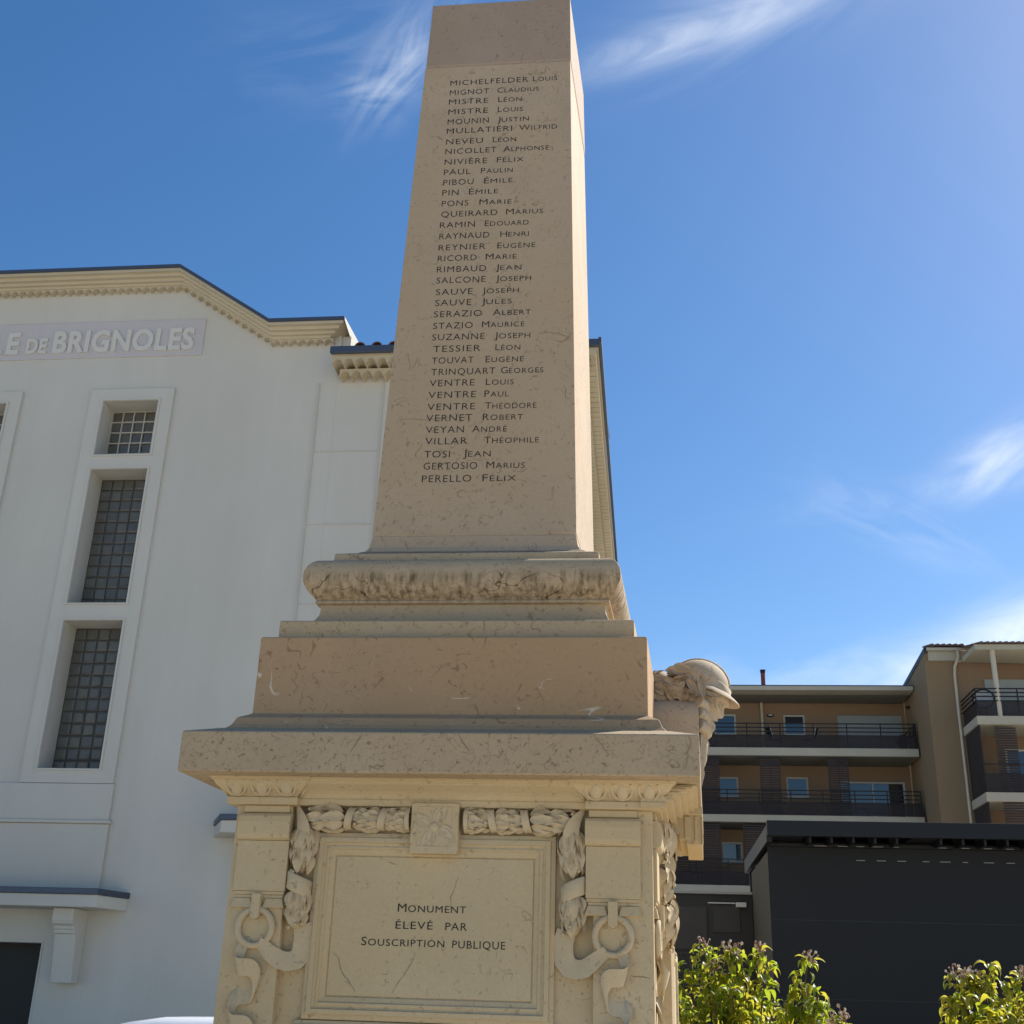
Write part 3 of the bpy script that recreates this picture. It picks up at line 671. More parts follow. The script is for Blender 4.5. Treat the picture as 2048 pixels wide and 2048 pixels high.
for d_, h_ in ((.006,-.002),(.018,-.008),(.034,-.016),(.050,-.026),(.054,-.031),(.050,-.033),(.030,-.022),(.004,-.012),(-.014,.010)):
    for i in range(NS):
        a = 2*math.pi*i/NS; ca = math.cos(a); k = (.50 + .70*max(0, ca)**1.5 - .30*max(0, -ca))
        vs.append(HH((.146 + d_*k*1.15)*ca - .006, (.124 + d_*k)*math.sin(a), h_*(.9 + .5*max(0, ca))))
n = len(vs) // NS
for j_ in range(n-1):
    for i in range(NS): fs.append((j_*NS+i, (j_+1)*NS+i, (j_+1)*NS+(i+1) % NS, j_*NS+(i+1) % NS))
e.add(vs, fs)
e.tube([HH(.146*math.sin(a) - .006, 0, .130*math.cos(a) + .009) for a in [i*.15 - 1.45 for i in range(19)]], [.010]*19, 8)
e.build('helmet', STATUE, head, smooth=45)
e = MB(); rnd = random.Random(3)
for c, r_ in (((XR+.955,6.02,3.17),(.085,.10,.085)),((XR+1.03,5.985,3.155),(.09,.07,.06)),((XR+.90,6.03,3.14),(.06,.11,.10)),((XR+1.11,5.955,3.115),(.06,.035,.035))): e.ball(c, r_, None, 14, 10)
core = [((XR+.955,6.02,3.17),(.085,.10,.085)),((XR+1.03,5.985,3.155),(.09,.07,.06)),((XR+.90,6.03,3.14),(.06,.11,.10)),((XR+1.11,5.955,3.115),(.06,.035,.035))]
for i in range(95):
    c, r_ = core[i % 4] if i % 5 else core[0]
    a = rnd.uniform(-2.7, -.4); t = rnd.uniform(-.75, .95); k = math.sqrt(max(0, 1 - t*t)); nrm = Vector((k*math.cos(a), k*math.sin(a), t))
    p = Vector(c) + Vector((nrm.x*r_[0], nrm.y*r_[1], nrm.z*r_[2])) * .93
    d = Vector((rnd.uniform(.3, 1), rnd.uniform(-.3, .2), rnd.uniform(-.8, .5))); d = d - nrm * (d.dot(nrm) * .8)
    e.leaf(p, d, nrm + Vector((0, 0, .2)), rnd.uniform(.055, .085), rnd.uniform(.026, .038), bend=-.15, fold=.28, n=6, m=4, thick=.002)
for i in range(26):
    q = rnd.random(); x = XR + 1.02 + .14*q; z = 3.245 - .085*q + rnd.uniform(-.06, .03)*(1-.4*q); y = 5.950 - .012*q + abs(z-3.16)*.30
    e.leaf((x, y, z), (rnd.uniform(.5, 1), rnd.uniform(-.3, .1), rnd.uniform(-.85, .1)), (rnd.uniform(-.2, .2), -1, .35), rnd.uniform(.075, .11), rnd.uniform(.030, .040), bend=-.2, fold=.3, n=6, m=4)
for x, z, dx, dz, l in ((.985,3.235,.9,-.15,.12),(1.03,3.262,.85,-.35,.10),(1.00,3.248,.75,-.35,.11),(1.085,3.235,.55,-.55,.10),(1.135,3.222,.20,-.95,.14),(1.158,3.232,.08,-1,.15),(1.09,3.19,.5,-.75,.12)):
    e.leaf((XR+x, 5.908, z), (dx, -.10, dz), (.1, -1, .25), l, .044, bend=-.3, fold=.32, n=7, m=4)
e.build('laurel_wreath', STATUE, head, smooth=50)
e = MB()
for i in range(16):
    q = i/15; z = 2.93 - .20*q
    e.leaf((XR+1.128 + .028*(1-q) + .008*math.sin(i*2.1), 5.94 + .03*(i % 3), z), (.18*math.sin(i*1.7), .1*math.cos(i), -1), (1, -.9, .15*math.sin(i)), .095, .045, bend=.25, fold=.25, n=6, m=4)
e.tube([(XR+1.140,6.0,2.96),(XR+1.155,5.98,2.88),(XR+1.15,5.98,2.80),(XR+1.135,5.99,2.72)], [.03,.035,.028,.012], 10)
e.build('chin_foliage', STATUE, head, smooth=50)

# hairline cracks and fossil scars that can be followed on the front faces
def cracks(lines, y, lean, parent, w, dx=0.0):
    e = MB(); rr = random.Random(6)
    for l in lines:
        pts = []
        for (x0, z0), (x1, z1) in zip(l, l[1:]):
            for k in range(4):
                q = k/4; pts.append((x0 + (x1-x0)*q + rr.uniform(-.003, .003), z0 + (z1-z0)*q + rr.uniform(-.003, .003)))
        pts.append(l[-1])
        vs = []; fs = []
        for i, (x, z) in enumerate(pts):
            a = pts[max(i-1, 0)]; b = pts[min(i+1, len(pts)-1)]; d = Vector((b[0]-a[0], b[1]-a[1])).normalized(); ww = w * (.35 + .65*math.sin(math.pi*(i+.3)/(len(pts)-.4))) * rr.uniform(.6, 1.3)
            yy = lean(z) if lean else y
            vs += [(x + dx - d.y*ww, yy, z + d.x*ww), (x + dx + d.y*ww, yy, z - d.x*ww)]
        for i in range(len(pts)-1): fs.append((2*i, 2*i+2, 2*i+3, 2*i+1))
        e.add(vs, fs)
    e.build('crack', CRACK, parent, recalc=False)
slab = [o for o in mon.children if o.name == 'cornice_slab'][0]; pier = [o for o in mon.children if o.name.startswith('pedestal_core')][0]
cracks([[(.178,2.714),(.182,2.70),(.187,2.684),(.179,2.662),(.172,2.647),(.172,2.624),(.167,2.604),(.164,2.58)],[(-.791,2.712),(-.77,2.681),(-.753,2.658),(-.736,2.633)],[(-.217,2.712),(-.19,2.68),(-.173,2.651),(-.148,2.627)],[(-1.205,2.712),(-1.231,2.665),(-1.251,2.63)]], CY-1.113-.0012, None, slab, .0028)
cracks([[(-.81,2.156),(-.822,2.107),(-.839,2.07),(-.84,2.021)],[(-1.332,1.836),(-1.301,1.816),(-1.287,1.767),(-1.245,1.721),(-1.219,1.685)],[(-.977,1.846),(-.99,1.804),(-1.019,1.757),(-1.048,1.721),(-1.067,1.685)],[(-1.124,2.208),(-1.101,2.204),(-1.075,2.196)],[(-.537,2.014),(-.522,2.02),(-.5,2.004),(-.495,1.986),(-.512,1.986),(-.531,2.0),(-.537,2.014)]], CY-W0-.0112, None, pan, .0015)
cracks([[(-.082,1.78),(-.056,1.774),(-.03,1.777),(-.003,1.77)]], CY-.906-.0012, None, pier, .002)
cracks([[(-.565,5.033),(-.498,5.04),(-.434,5.024),(-.385,4.998)],[(-.418,4.708),(-.402,4.677),(-.406,4.638),(-.378,4.622)],[(-1.30,4.53),(-1.15,4.515),(-1.02,4.53)],[(-.953,4.087),(-.939,4.103),(-.908,4.096)],[(-.953,4.087),(-.945,4.062),(-.922,4.062)],[(-.624,4.017),(-.614,3.993)],[(-.785,4.028),(-.748,4.035)],[(-.71,4.018),(-.68,4.034)]], 0, lambda z: CY - .520 + K*(z - 3.915) - .0008, shaft, .0026, -.023)

# ------------------------------------------------------------------ the white hall with its stepped gable
HY = 16.0
hall = thing('hall_building', (-8.0, HY, 0), 'white rendered hall with stepped gable, raised lettering and tall glass block windows', 'building')
GX = -13.05                                    # axis of the gable
WX = [(-8.43, -7.53), (-10.94, -10.04)]
WZ = [(9.33, 10.26), (6.93, 9.08), (4.52, 6.66)]
holes = [(a, b, c, d) for a, b in WX for c, d in WZ]
door = (-10.9, -7.96, 0.0, 2.24)
s = MB()
holes_wall(s, -22.0, -4.70, 0, 11.20, HY, holes + [door], .40)
gab = [(-22.0, 11.2), (-4.70, 11.2), (-4.70, 11.40), (-5.79, 11.40), (-7.38, 12.475), (2*GX+7.38, 12.475), (2*GX+5.79, 11.40), (-22.0, 11.36)]
s.add([(x, HY, z) for x, z in gab], [tuple(range(len(gab)))])
s.add([(-4.70, HY, 0), (-4.70, 27, 0), (-4.70, 27, 11.36), (-4.70, HY, 11.36)], [(0,1,2,3)])
s.add([(-22, HY, 0), (-22, 27, 0), (-22, 27, 11.36), (-22, HY, 11.36)], [(0,1,2,3)])
s.add([(-22, 27, 0), (-1.05, 27, 0), (-1.05, 27, 11.36), (-22, 27, 11.36)], [(0,1,2,3)])
wall = s.build('wall', WHITE, hall, recalc=False)
s = MB()
s.add([(-22.2, HY+.1, 11.30), (-4.60, HY+.1, 11.30), (-4.60, 27, 11.30), (-22.2, 27, 11.30)], [(0,1,2,3)])
s.build('roof', TILE, hall)
# wing on the right
s = MB()
WR = -1.05
wh = [(17.0, 18.0, 6.2, 9.9), (20.4, 21.4, 6.2, 9.9)]
s.add([(-4.70, HY+.004, 0), (WR, HY+.004, 0), (WR, HY+.004, 10.74), (-4.70, HY+.004, 10.74)], [(0,1,2,3)])
t = MB(); holes_wall(t, HY+.004, 27, 0, 10.74, 0, wh, .3)
s.add([(WR - y, x, z) for x, y, z in t.V], t.F)
s.build('wing_wall', WHITE, hall, recalc=False)
for a, b, c, d in wh:
    w = MB(); w.box(WR-.30, WR-.27, a, b, c, d); w = w.build('window', PANE, hall)
    f = MB(); f.box(WR-.27, WR-.22, a, a+.07, c, d).box(WR-.27, WR-.22, b-.07, b, c, d).box(WR-.27, WR-.22, a+.07, b-.07, d-.07, d).box(WR-.27, WR-.22, (a+b)/2-.02, (a+b)/2+.02, c, d-.07); f.build('window_frame', ZINC, w)
# scored panel lines on the wing
s = MB()
for z in (9.32, 8.13, 6.9, 5.7, 4.5, 3.3): s.box(-4.98, -3.97, HY-.006, HY+.003, z, z+.016)
s.box(-4.99, -4.972, HY-.022, HY+.003, 0, 10.50); s.box(-3.97, -3.95, HY-.012, HY+.0015, 0, 10.56); s.box(-4.67, -3.95, HY-.012, HY+.0015, 10.565, 10.585)
s.build('scored_lines', REVEAL, hall)
# cornice: stepped mouldings following the gable, scalloped tile course below, zinc coping above
path = [(2*GX+4.60, 0.0), (2*GX+5.79, 0.0), (2*GX+7.38, 1.075), (-7.38, 1.075), (-5.79, 0.0), (-4.60, 0.0)]
def sweep(mb, prof, path, zb, ext):
    """prof: (y, dz) closed; path: (x, z offset); ext lengthens both ends"""
    n = len(prof); vs, fs = [], []
    for i, (x, z) in enumerate(path):
        for j, (y, dz) in enumerate(prof):
            k = 0
            if ext is not None and i in (0, len(path)-1): k = (1 if i else -1) * ext[j]
            sl = 0
            # mitre the slope corners so that the mouldings keep their thickness
            vs.append((x + k, y, zb + z + dz))
    for i in range(len(path)-1):
        for j in range(n): a = i*n+j; b = i*n+(j+1) % n; fs.append((a, b, b+n, a+n))
    fs += [tuple(range(n-1, -1, -1)), tuple(range((len(path)-1)*n, len(path)*n))]
    mb.add(vs, fs)
pr = [(HY+.3,-.02),(HY-.35,-.02),(HY-.35,-.068),(HY-.285,-.068),(HY-.28,-.078),(HY-.272,-.115),(HY-.21,-.115),(HY-.205,-.125),(HY-.197,-.160),(HY-.145,-.160),(HY-.14,-.168),(HY-.132,-.196),(HY-.11,-.196),(HY+.3,-.196)]
ex = [0,0,0,-.08,-.08,-.08,-.16,-.16,-.16,-.24,-.24,-.24,-.30,-.30]
s = MB(); sweep(s, pr, path, 11.44, ex); s.build('gable_cornice', BEIGE, hall)
s = MB(); sweep(s, [(HY+.42,-.02),(HY-.38,-.02),(HY-.38,.035),(HY-.365,.045),(HY+.42,.045)], path, 11.44, [.02]*5); s.build('coping', ZINC, hall)
s = MB(); s.add([(-4.57, HY+1.3, 11.12), (-4.57, HY-.375, 11.405), (-4.57, HY-.375, 11.456), (-4.57, HY+1.3, 11.62)], [(0,1,2,3)]); s.box(-4.85, -4.56, HY+.05, HY+.45, 10.9, 11.364); s.build('parapet_end', WHITE, hall)
def scallop(mb, x0, z0, w, h, y0, y1, slope=0.0, hollow=.8):
    """one tile end of the course: a small block whose underside is an upward arch"""
    pts = [(x0, z0 + h), (x0, z0)]
    for i in range(9):
        a = math.pi * i / 8; pts.append((x0 + w*.5 - w*.44*math.cos(a), z0 + h*hollow*math.sin(a)))
    pts += [(x0+w, z0), (x0+w, z0+h)]
    n = len(pts); pts = [(x, z + (x - x0) * slope) for x, z in pts]
    vs = [(x, y0, z) for x, z in pts] + [(x, y1, z) for x, z in pts]; fs = []
    # front ring as strips between the arch and the top edge
    m = n // 2
    for i in range(n): fs.append((i, i+n, (i+1) % n + n, (i+1) % n))
    top = len(vs); 
    for i in range(1, n-1):
        x = pts[i][0]; vs += [(x, y0, z0 + h + (x - x0) * slope)]
    for i in range(1, n-2): fs.append((i, i+1, top+i, top+i-1))
    mb.add(vs, fs)
s = MB(); W = .141
x = -7.38
while x - W > -20: x -= W; scallop(s, x, 12.515-.268, W, .074, HY-.11, HY+.02)
sl = -1.075/1.59; x = -7.38; k = 0
while x < -5.80: scallop(s, x, 12.515-.268 + (x+7.38)*sl, .132, .074, HY-.11, HY+.02, sl); x += .132
x = -5.79
while x < -4.93: scallop(s, x, 11.44-.268, W, .074, HY-.11, HY+.02); x += W
s.build('tile_course', BEIGE, hall)
# wing eaves: two scalloped tile rows, gutter and barrel tiles
ER = -0.64
s = MB(); x = -4.70; w = .172
while x < ER-.2:
    scallop(s, x, 10.625, w, .13, HY-.40, HY-.02, 0, .62)
    if x + w*1.5 < ER-.2: scallop(s, x + w*.5, 10.505, w, .12, HY-.22, HY+.02, 0, .70)
    x += w
s.box(-4.70, ER-.003, HY-.42, 27, 10.7562, 10.795)
y = HY - .42
while y < 27:
    s.box(-1.03, ER-.04, y, y+.155, 10.65, 10.7558); s.box(-1.06, -.84, y+.05, y+.205, 10.56, 10.6495); y += .172
s.build('eaves_course', BEIGE, hall)
s = MB(); s.box(-4.72, ER, HY-.50, HY-.43, 10.762, 10.872); s.box(-4.72, ER, HY-.43, HY-.35, 10.80, 10.813); s.box(ER, ER+.05, HY-.50, 27.2, 10.79, 10.90); s.build('gutter', ZINC, hall, bevel=.008)
s = MB(); x = -4.28
s.add([(-4.6, HY-.34, 10.84), (ER+.0, HY-.34, 10.84), (ER+.0, 21, 11.9), (-4.6, 21, 11.9)], [(0,1,2,3)])
while x < ER:
    vs, fs = [], []
    for j, (y, z) in enumerate(((HY-.42, 10.895), (21.0, 11.96))):
        for i in range(9): a = math.pi*i/8; vs.append((x + .088*math.cos(a), y, z + .085*math.sin(a)))
        for i in range(9): a = math.pi*i/8; vs.append((x + .070*math.cos(a), y, z + .067*math.sin(a)))
    for i in range(8): fs += [(i, i+1, i+19, i+18), (i+9, i+27, i+28, i+10), (i, i+9, i+10, i+1)]
    s.add(vs, fs); x += .262
s.build('wing_roof', TILE, hall, smooth=40)
# raised lettering on its lilac panel
s = MB(); s.box(-14.6, -6.955, HY-.02, HY+.02, 11.065, 11.735); sg = s.build('sign_panel', SIGNM, hall, bevel=.008)
s = MB(); pw = lambda u, z, h: (u, HY - .021 - h, z)
for wd, a, b, cap in (('E', -10.255, -10.045, .395), ('DE', -9.915, -9.565, .27), ('BRIGNOLES', -9.465, -7.105, .395)):
    put_text(s, wd, a, b, 11.175, cap, pw, .024, space=1.06, offset=.034)
put_text(s, 'L', -10.50, -10.33, 11.175, .395, pw, .024, offset=.034)
s.V = [tuple(v) for v in s.V]; s.build('raised_lettering', LETM, sg, recalc=False, bevel=.005)
# window surrounds, glass-block windows
for wi, (a, b) in enumerate(WX):
    s = MB(); fx0, fx1 = a - .23, b + .23
    hs = [(a, b, c, d) for c, d in WZ]
    holes_wall(s, fx0, fx1, 4.32, 10.47, HY-.045, hs, .05)
    s.add([(fx0,HY-.045,4.32),(fx1,HY-.045,4.32),(fx1,HY-.045,10.47),(fx0,HY-.045,10.47),(fx0,HY+.002,4.32),(fx1,HY+.002,4.32),(fx1,HY+.002,10.47),(fx0,HY+.002,10.47)], [(0,4,5,1),(1,5,6,2),(2,6,7,3),(3,7,4,0)])
    s.build('window_surround', WHITE, hall)
    s = MB()
    for c, d in WZ:   # thin inner lip round each opening
        s.box(a-.035, a-.004, HY-.062, HY-.043, c-.03, d+.03); s.box(b+.004, b+.035, HY-.062, HY-.043, c-.03, d+.03); s.box(a-.004, b+.004, HY-.062, HY-.043, d+.004, d+.03); s.box(a-.004, b+.004, HY-.062, HY-.043, c-.03, c-.004)
    s.build('window_lip', WHITE, hall)
    for c, d in WZ:
        top = c > 9
        w = MB(); w.box(a, b, HY+.37, HY+.40, c, d); w = w.build('window', GROUT if not top else PANE, hall)
        g_ = MB(); nx = 5; nz = 5 if top else 12
        for i in range(nx):
            for j in range(nz):
                x0 = a + (b-a)*i/nx; x1 = a + (b-a)*(i+1)/nx; z0 = c + (d-c)*j/nz; z1 = c + (d-c)*(j+1)/nz
                gp = .009; ins = .022
                x0 += gp; x1 -= gp; z0 += gp; z1 -= gp; y0 = HY+.36; y1 = HY+.350 + random.uniform(-.004, .004); tx, tz = random.uniform(-.004,.004), random.uniform(-.004,.004)
                g_.add([(x0,y0,z0),(x1,y0,z0),(x1,y0,z1),(x0,y0,z1),(x0+ins,y1+tx+tz,z0+ins),(x1-ins,y1-tx+tz,z0+ins),(x1-ins,y1-tx-tz,z1-ins),(x0+ins,y1+tx-tz,z1-ins)], [(0,1,5,4),(1,2,6,5),(2,3,7,6),(3,0,4,7),(4,5,6,7)])
        g_.build('glass_blocks', GBLOCK, w)
        if top:
            m_ = MB()
            for i in range(nx+1): x0 = a + (b-a)*i/nx; m_.box(x0-.009, x0+.009, HY+.325, HY+.365, c, d)
            for j in range(nz+1): z0 = c + (d-c)*j/nz; m_.box(a, b, HY+.328, HY+.362, z0-.009, z0+.009)
            m_.build('glazing_bars', MULL, w)
# portal panel, canopy, bracket, door
s = MB(); s.box(-12.4, -7.285, HY-.05, HY+.003, 3.82, 4.315); s.box(-12.5, -7.245, HY-.09, HY+.003, 3.775, 3.8195); s.box(-12.4, -7.27, HY-.055, HY+.003, 2.9, 3.7745); s.build('portal_panel', WHITE, hall, bevel=.012)
def canopy(x0, x1, z, cham):
    o = MB(); pl_ = [(x0-cham, HY), (x0, HY-.62), (x1, HY-.62), (x1+cham, HY)]
    n = 4; vs = [(x, y, z-.20) for x, y in pl_] + [(x, y, z-.045) for x, y in pl_]
    o.add(vs, [(0,1,2,3),(7,6,5,4)] + [(i, (i+1) % n, (i+1) % n + n, i+n) for i in range(n)]); o = o.build('canopy', WHITE, hall, bevel=.012)
    q = MB(); pl_ = [(x0-cham-.02, HY), (x0-.015, HY-.65), (x1+.015, HY-.65), (x1+cham+.02, HY)]
    vs = [(x, y, z-.044) for x, y in pl_] + [(x, y, z+.03) for x, y in pl_]
    q.add(vs, [(0,1,2,3),(7,6,5,4)] + [(i, (i+1) % n, (i+1) % n + n, i+n) for i in range(n)]); q.build('canopy_flashing', ZINC, o, bevel=.006)
def bracket(x0, x1, zt):
    o = MB(); yz = [(HY, zt), (HY-.44, zt), (HY-.44, zt-.15), (HY-.42, zt-.19), (HY-.36, zt-.215), (HY-.36, zt-.25), (HY-.33, zt-.26), (HY-.33, zt-.30), (HY-.29, zt-.315), (HY-.20, zt-.90), (HY, zt-.90)]
    o.prism_x(yz, x0, x1); o.build('canopy_bracket', WHITE, hall, bevel=.01)
canopy(-12.0, -7.02, 2.86, .16); bracket(-7.66, -7.38, 2.655); bracket(-11.7, -11.42, 2.655)
canopy(-5.50, -2.6, 3.82, .30); bracket(-5.2, -4.98, 3.61)
s = MB(); s.box(-10.9, -7.96, HY+.30, HY+.36, 0, 2.24); d_ = s.build('door', DOORM, hall)
s = MB(); s.box(-9.45, -9.41, HY+.285, HY+.30, 0, 2.2); s.box(-9.38, -9.35, HY+.24, HY+.30, .95, 1.15); s.build('door_handle', PALEM, d_)
s = MB(); s.box(-7.955, -7.93, HY-.008, HY+.003, 0, 2.27); s.box(-10.93, -7.955, HY-.008, HY+.003, 2.243, 2.27); s.build('door_frame', WHITE, hall)

# ------------------------------------------------------------------ apartment block
apt = thing('apartment_building', (6, 46, 0), 'ochre apartment block with long balconies, dark slatted screens and pale slab edges', 'building')
wins = [(2.62,3.48,11.68,12.50),(5.30,6.12,11.68,12.49),(7.35,9.77,10.80,12.48),(2.70,3.47,9.28,10.06),(5.27,6.10,9.31,10.08),(7.30,9.67,8.35,9.94),(2.75,3.53,6.88,7.63),(7.3,9.5,5.9,7.5)]
s = MB(); holes_wall(s, -6, 9.9, 0, 13.0, 47, wins, .14); s.build('wall', APT, apt, recalc=False)
s = MB()
s.box(-6, 9.86, 45.6, 46.99, 12.93, 12.965)
s.build('soffit', SOFF, apt)
for z0, z1, xr, z2 in ((12.965,13.12,9.88,0),(10.505,10.785,9.855,0),(8.09,8.345,9.83,0),(5.60,5.87,9.83,0)):
    s = MB(); s.box(-6, xr, 45, 47.0-.004, z0, z1); s.build('balcony_slab' if z0 < 12 else 'roof_slab', SLABC, apt)
for z in (10.50, 8.085, 5.595):
    s = MB(); s.box(-6, 9.80, 45.06, 46.99, z-.012, z+.003); s.build('soffit', SOFF, apt)
s = MB(); s.box(-6, 9.9, 45.0, 57, 13.121, 13.16); s.build('roof_edge', ZINC, apt)
for i, (a, b, c, d) in enumerate(wins):
    if i == 2:
        w = MB()
        z = c
        while z < d: w.box(a, b, 47.05, 47.10, z, min(z+.055, d)); w.box(a, b, 47.06, 47.10, z+.055, min(z+.06, d)); z += .06
        w.build('roller_shutter', SHUT, apt); continue
    w = MB(); w.box(a+.07, b-.07, 47.10, 47.13, c+.07, d-.07); w = w.build('window', APANE, apt)
    f = MB(); f.box(a, a+.07, 47.06, 47.12, c, d).box(b-.07, b, 47.06, 47.12, c, d).box(a+.07, b-.07, 47.06, 47.12, d-.07, d).box(a+.07, b-.07, 47.06, 47.12, c, c+.07)
    if b - a > 1.5: f.box((a+b)/2-.03, (a+b)/2+.03, 47.06, 47.12, c+.07, d-.07)
    f.build('window_frame', AFRAME, w)
    f = MB(); f.box(a-.05, b+.05, 46.93, 47.05, c-.05, c-.004); f.build('window_sill', SLABC, w)
    if i == 1:
        f = MB(); f.box(a+.07, b-.07, 47.085, 47.099, d-.30, d-.07); f.build('blind', BLACK2, w)
    if i == 5:
        f = MB(); f.box(9.08, 9.45, 47.085, 47.099, c+.07, d-.07); f.build('curtain', GREYW, w)
def railing(x0, x1, y, zs, ztop, rails, posts):
    r = MB()
    for z in rails: r.box(x0, x1, y-.02, y+.02, z-.018, z+.018)
    for p in posts: r.box(p-.018, p+.018, y+.021, y+.05, zs, ztop)
    o = r.build('railing', RAILM, apt)
    p = MB(); p.box(x0, x1, y+.022, y+.030, zs+.03, rails[-1]-.02); p.build('smoked_panel', SMOKE, o)
railing(-6, 9.84, 45.04, 10.785, 11.72, (11.70,11.55,11.40,11.255), [2.5+1.215*i for i in range(-6, 7)] + [9.82])
railing(-6, 9.81, 45.04, 8.345, 9.27, (9.245,9.10,8.955,8.81), [2.91+1.14*i for i in range(-7, 6)] + [9.79])
railing(-6, 9.81, 45.04, 5.87, 6.80, (6.775,6.63,6.48,6.335), [2.85+1.14*i for i in range(-7, 6)] + [9.79])
r = MB(); 
for z in (11.70,11.55,11.40,11.255): r.box(9.80, 9.84, 45.06, 46.9, z-.018, z+.018)
r.build('railing_end', RAILM, apt)
def screen(x0, x1, z0, z1, y=45.12):
    o = MB(); z = z0 + .01
    while z < z1 - .05: o.box(x0, x1, y, y+.022, z, z+.056); z += .083
    for x in (x0+.02, x1-.05, (x0+x1)/2): o.box(x, x+.03, y+.023, y+.05, z0, z1)
    o.build('slatted_screen', SLAT, apt)
for a, b in ((.3,2.66),(4.13,4.87),(6.59,7.33)): screen(a, b, 8.345, 10.49)
for a, b in ((.3,2.62),(3.42,5.0),(6.6,7.4)): screen(a, b, 5.87, 8.08)
s = MB(); s.tube([(4.48,46.92,10.79),(4.48,46.92,12.93)], .055, 10); s.build('downpipe', CREAM, apt, smooth=True)
s = MB(); s.ball((4.80,46.95,12.44), (.13,.07,.065), None, 14, 8); b_ = s.build('wall_lamp', RAILM, apt, smooth=True)
s = MB(); s.ball((4.80,46.90,12.44), (.095,.05,.035), None, 14, 8); s.build('lamp_glass', PALEM, b_, smooth=True)
s = MB(); s.box(9.83,9.899,46.0,46.12,12.52,12.62); s.ball((9.80,46.06,12.57), .045); s.build('wall_lamp', BLACK2, apt)
s = MB(); s.tube([(4.52,46.2,13.1),(4.52,46.2,13.93)], .085, 12); c_ = s.build('flue', BRICKRED, apt, smooth=True)
s = MB(); s.tube([(4.52,46.2,13.932),(4.52,46.2,13.95)], .10, 12); s.tube([(4.52,46.2,13.951),(4.52,46.2,14.05)], [.085,.115], 12); s.build('flue_cap', BLACK2, c_, smooth=True)
# corner tower and its wing
s = MB(); s.add([(9.93,43,0),(11.0,43,0),(11.0,43,13.72),(9.93,43,13.72),(9.93,47.6,0),(9.93,47.6,13.6)], [(0,1,2,3),(4,0,3,5)])
s.build('corner_wall', APT2, apt, recalc=False)
s = MB(); s.box(10.05, 11.2, 42.86, 43.1, 13.52, 13.86); s.build('eaves_box', SLABC, apt)
s = MB(); s.add([(9.95,42.80,13.86),(12.0,42.80,13.86),(12.0,47,13.80),(9.95,47,13.50)],[(0,1,2,3)]); s.build('soffit', SOFF, apt)
s = MB(); s.box(9.97, 11.35, 42.70, 42.82, 13.85, 13.95); s.tube([(11.05,42.74,13.84),(11.05,42.74,13.62),(10.93,42.9,13.30),(10.90,42.93,13.0),(10.90,42.93,4)], .052, 10)
s.build('downpipe', CREAM, apt, smooth=40)
s = MB(); x = 10.16
s.add([(9.92,42.68,13.97),(11.3,42.68,13.97),(11.3,47.5,14.9),(9.92,47.5,13.50)],[(0,1,2,3)]); s.add([(11.1,40.9,13.565),(16,40.9,13.565),(16,47.5,15.1),(11.1,47.5,15.1)],[(0,1,2,3)])
while x < 16:
    y0 = 42.60 if x < 11.30 else 40.86; z0 = 13.99 if x < 11.30 else 13.565
    vs, fs = [], []
    for y, z in ((y0, z0), (y0+1.2, z0+.26)):
        for i in range(7): a = math.pi*i/6; vs.append((x + .085*math.cos(a), y, z + .085*math.sin(a)))
    for i in range(6): fs.append((i, i+1, i+8, i+7))
    fs.append(tuple(range(6,-1,-1))); s.add(vs, fs); x += .205
s.build('roof', TILE, apt)
s = MB(); s.box(9.90, 9.95, 42.75, 47.6, 13.80, 13.98); s.V = [(x, y, z - (.42*(y-42.75)/4.85)) for x, y, z in s.V]; s.build('verge', RAILM, apt)
s = MB(); pl_ = [(11.15,42.6),(11.16,40.95),(16,40.95),(16,43.0)]; n = 4
vs = [(x, y, 13.385) for x, y in pl_] + [(x, y, 13.56) for x, y in pl_]; s.add(vs, [(0,1,2,3),(7,6,5,4)] + [(i,(i+1)%n,(i+1)%n+n,i+n) for i in range(n)]); s.build('roof_slab', SLABC, apt)
s = MB(); s.add([(11.0,43,0),(16,43,0),(16,43,13.50),(11.0,43,13.50)],[(0,1,2,3)]); s.build('wing_wall', APT, apt, recalc=False)
s = MB(); s.tube([(11.76,41.10,11.1),(11.76,41.10,13.386)], .085, 12); s.build('column', CREAM, apt, smooth=True)
for z0, z1 in ((10.82,11.10),(8.29,8.58),(5.75,6.04)):
    s = MB(); s.box(10.98, 16, 41, 42.99, z0, z1); s.build('balcony_slab', SLABC, apt)
s = MB()
for z in (12.04,11.91,11.77,11.62): s.box(11.0,16,41.02,41.06,z-.02,z+.02); s.box(11.0,11.04,41.06,42.95,z-.02,z+.02)
for x in (11.01,12.37,13.7,15.1): s.box(x,x+.04,41.061,41.09,11.10,12.04)
o = s.build('railing', RAILM, apt); s = MB(); s.box(11.0,16,41.065,41.08,11.12,11.60); s.box(11.045,11.06,41.085,42.95,11.12,11.60); s.build('smoked_panel', SMOKE, o)
for z0, z1 in ((8.58,10.815),(6.04,8.285),(3.4,5.745)):
    s = MB(); y = 41.10
    while y < 42.9: s.box(11.04, 11.07, y, y+.10, z0, z1); y += .135
    s.build('slatted_screen', SLAT, apt)
    s = MB(); z = z0 + .03
    while z < z1 - .05: s.box(11.52, 12.20, 41.1, 41.125, z, z+.055); z += .083
    s.build('slatted_screen', SLAT, apt)
    s = MB(); s.box(11.0,16,41.03,41.05,z0,z0+.62); s.box(11.0,16,41.02,41.06,z0+.90,z0+.94); s.build('smoked_panel', SMOKE, apt)
s = MB(); s.box(11.9,15.6,42.94,42.99,11.12,12.85); s.build('roller_shutter', SHUT, apt)
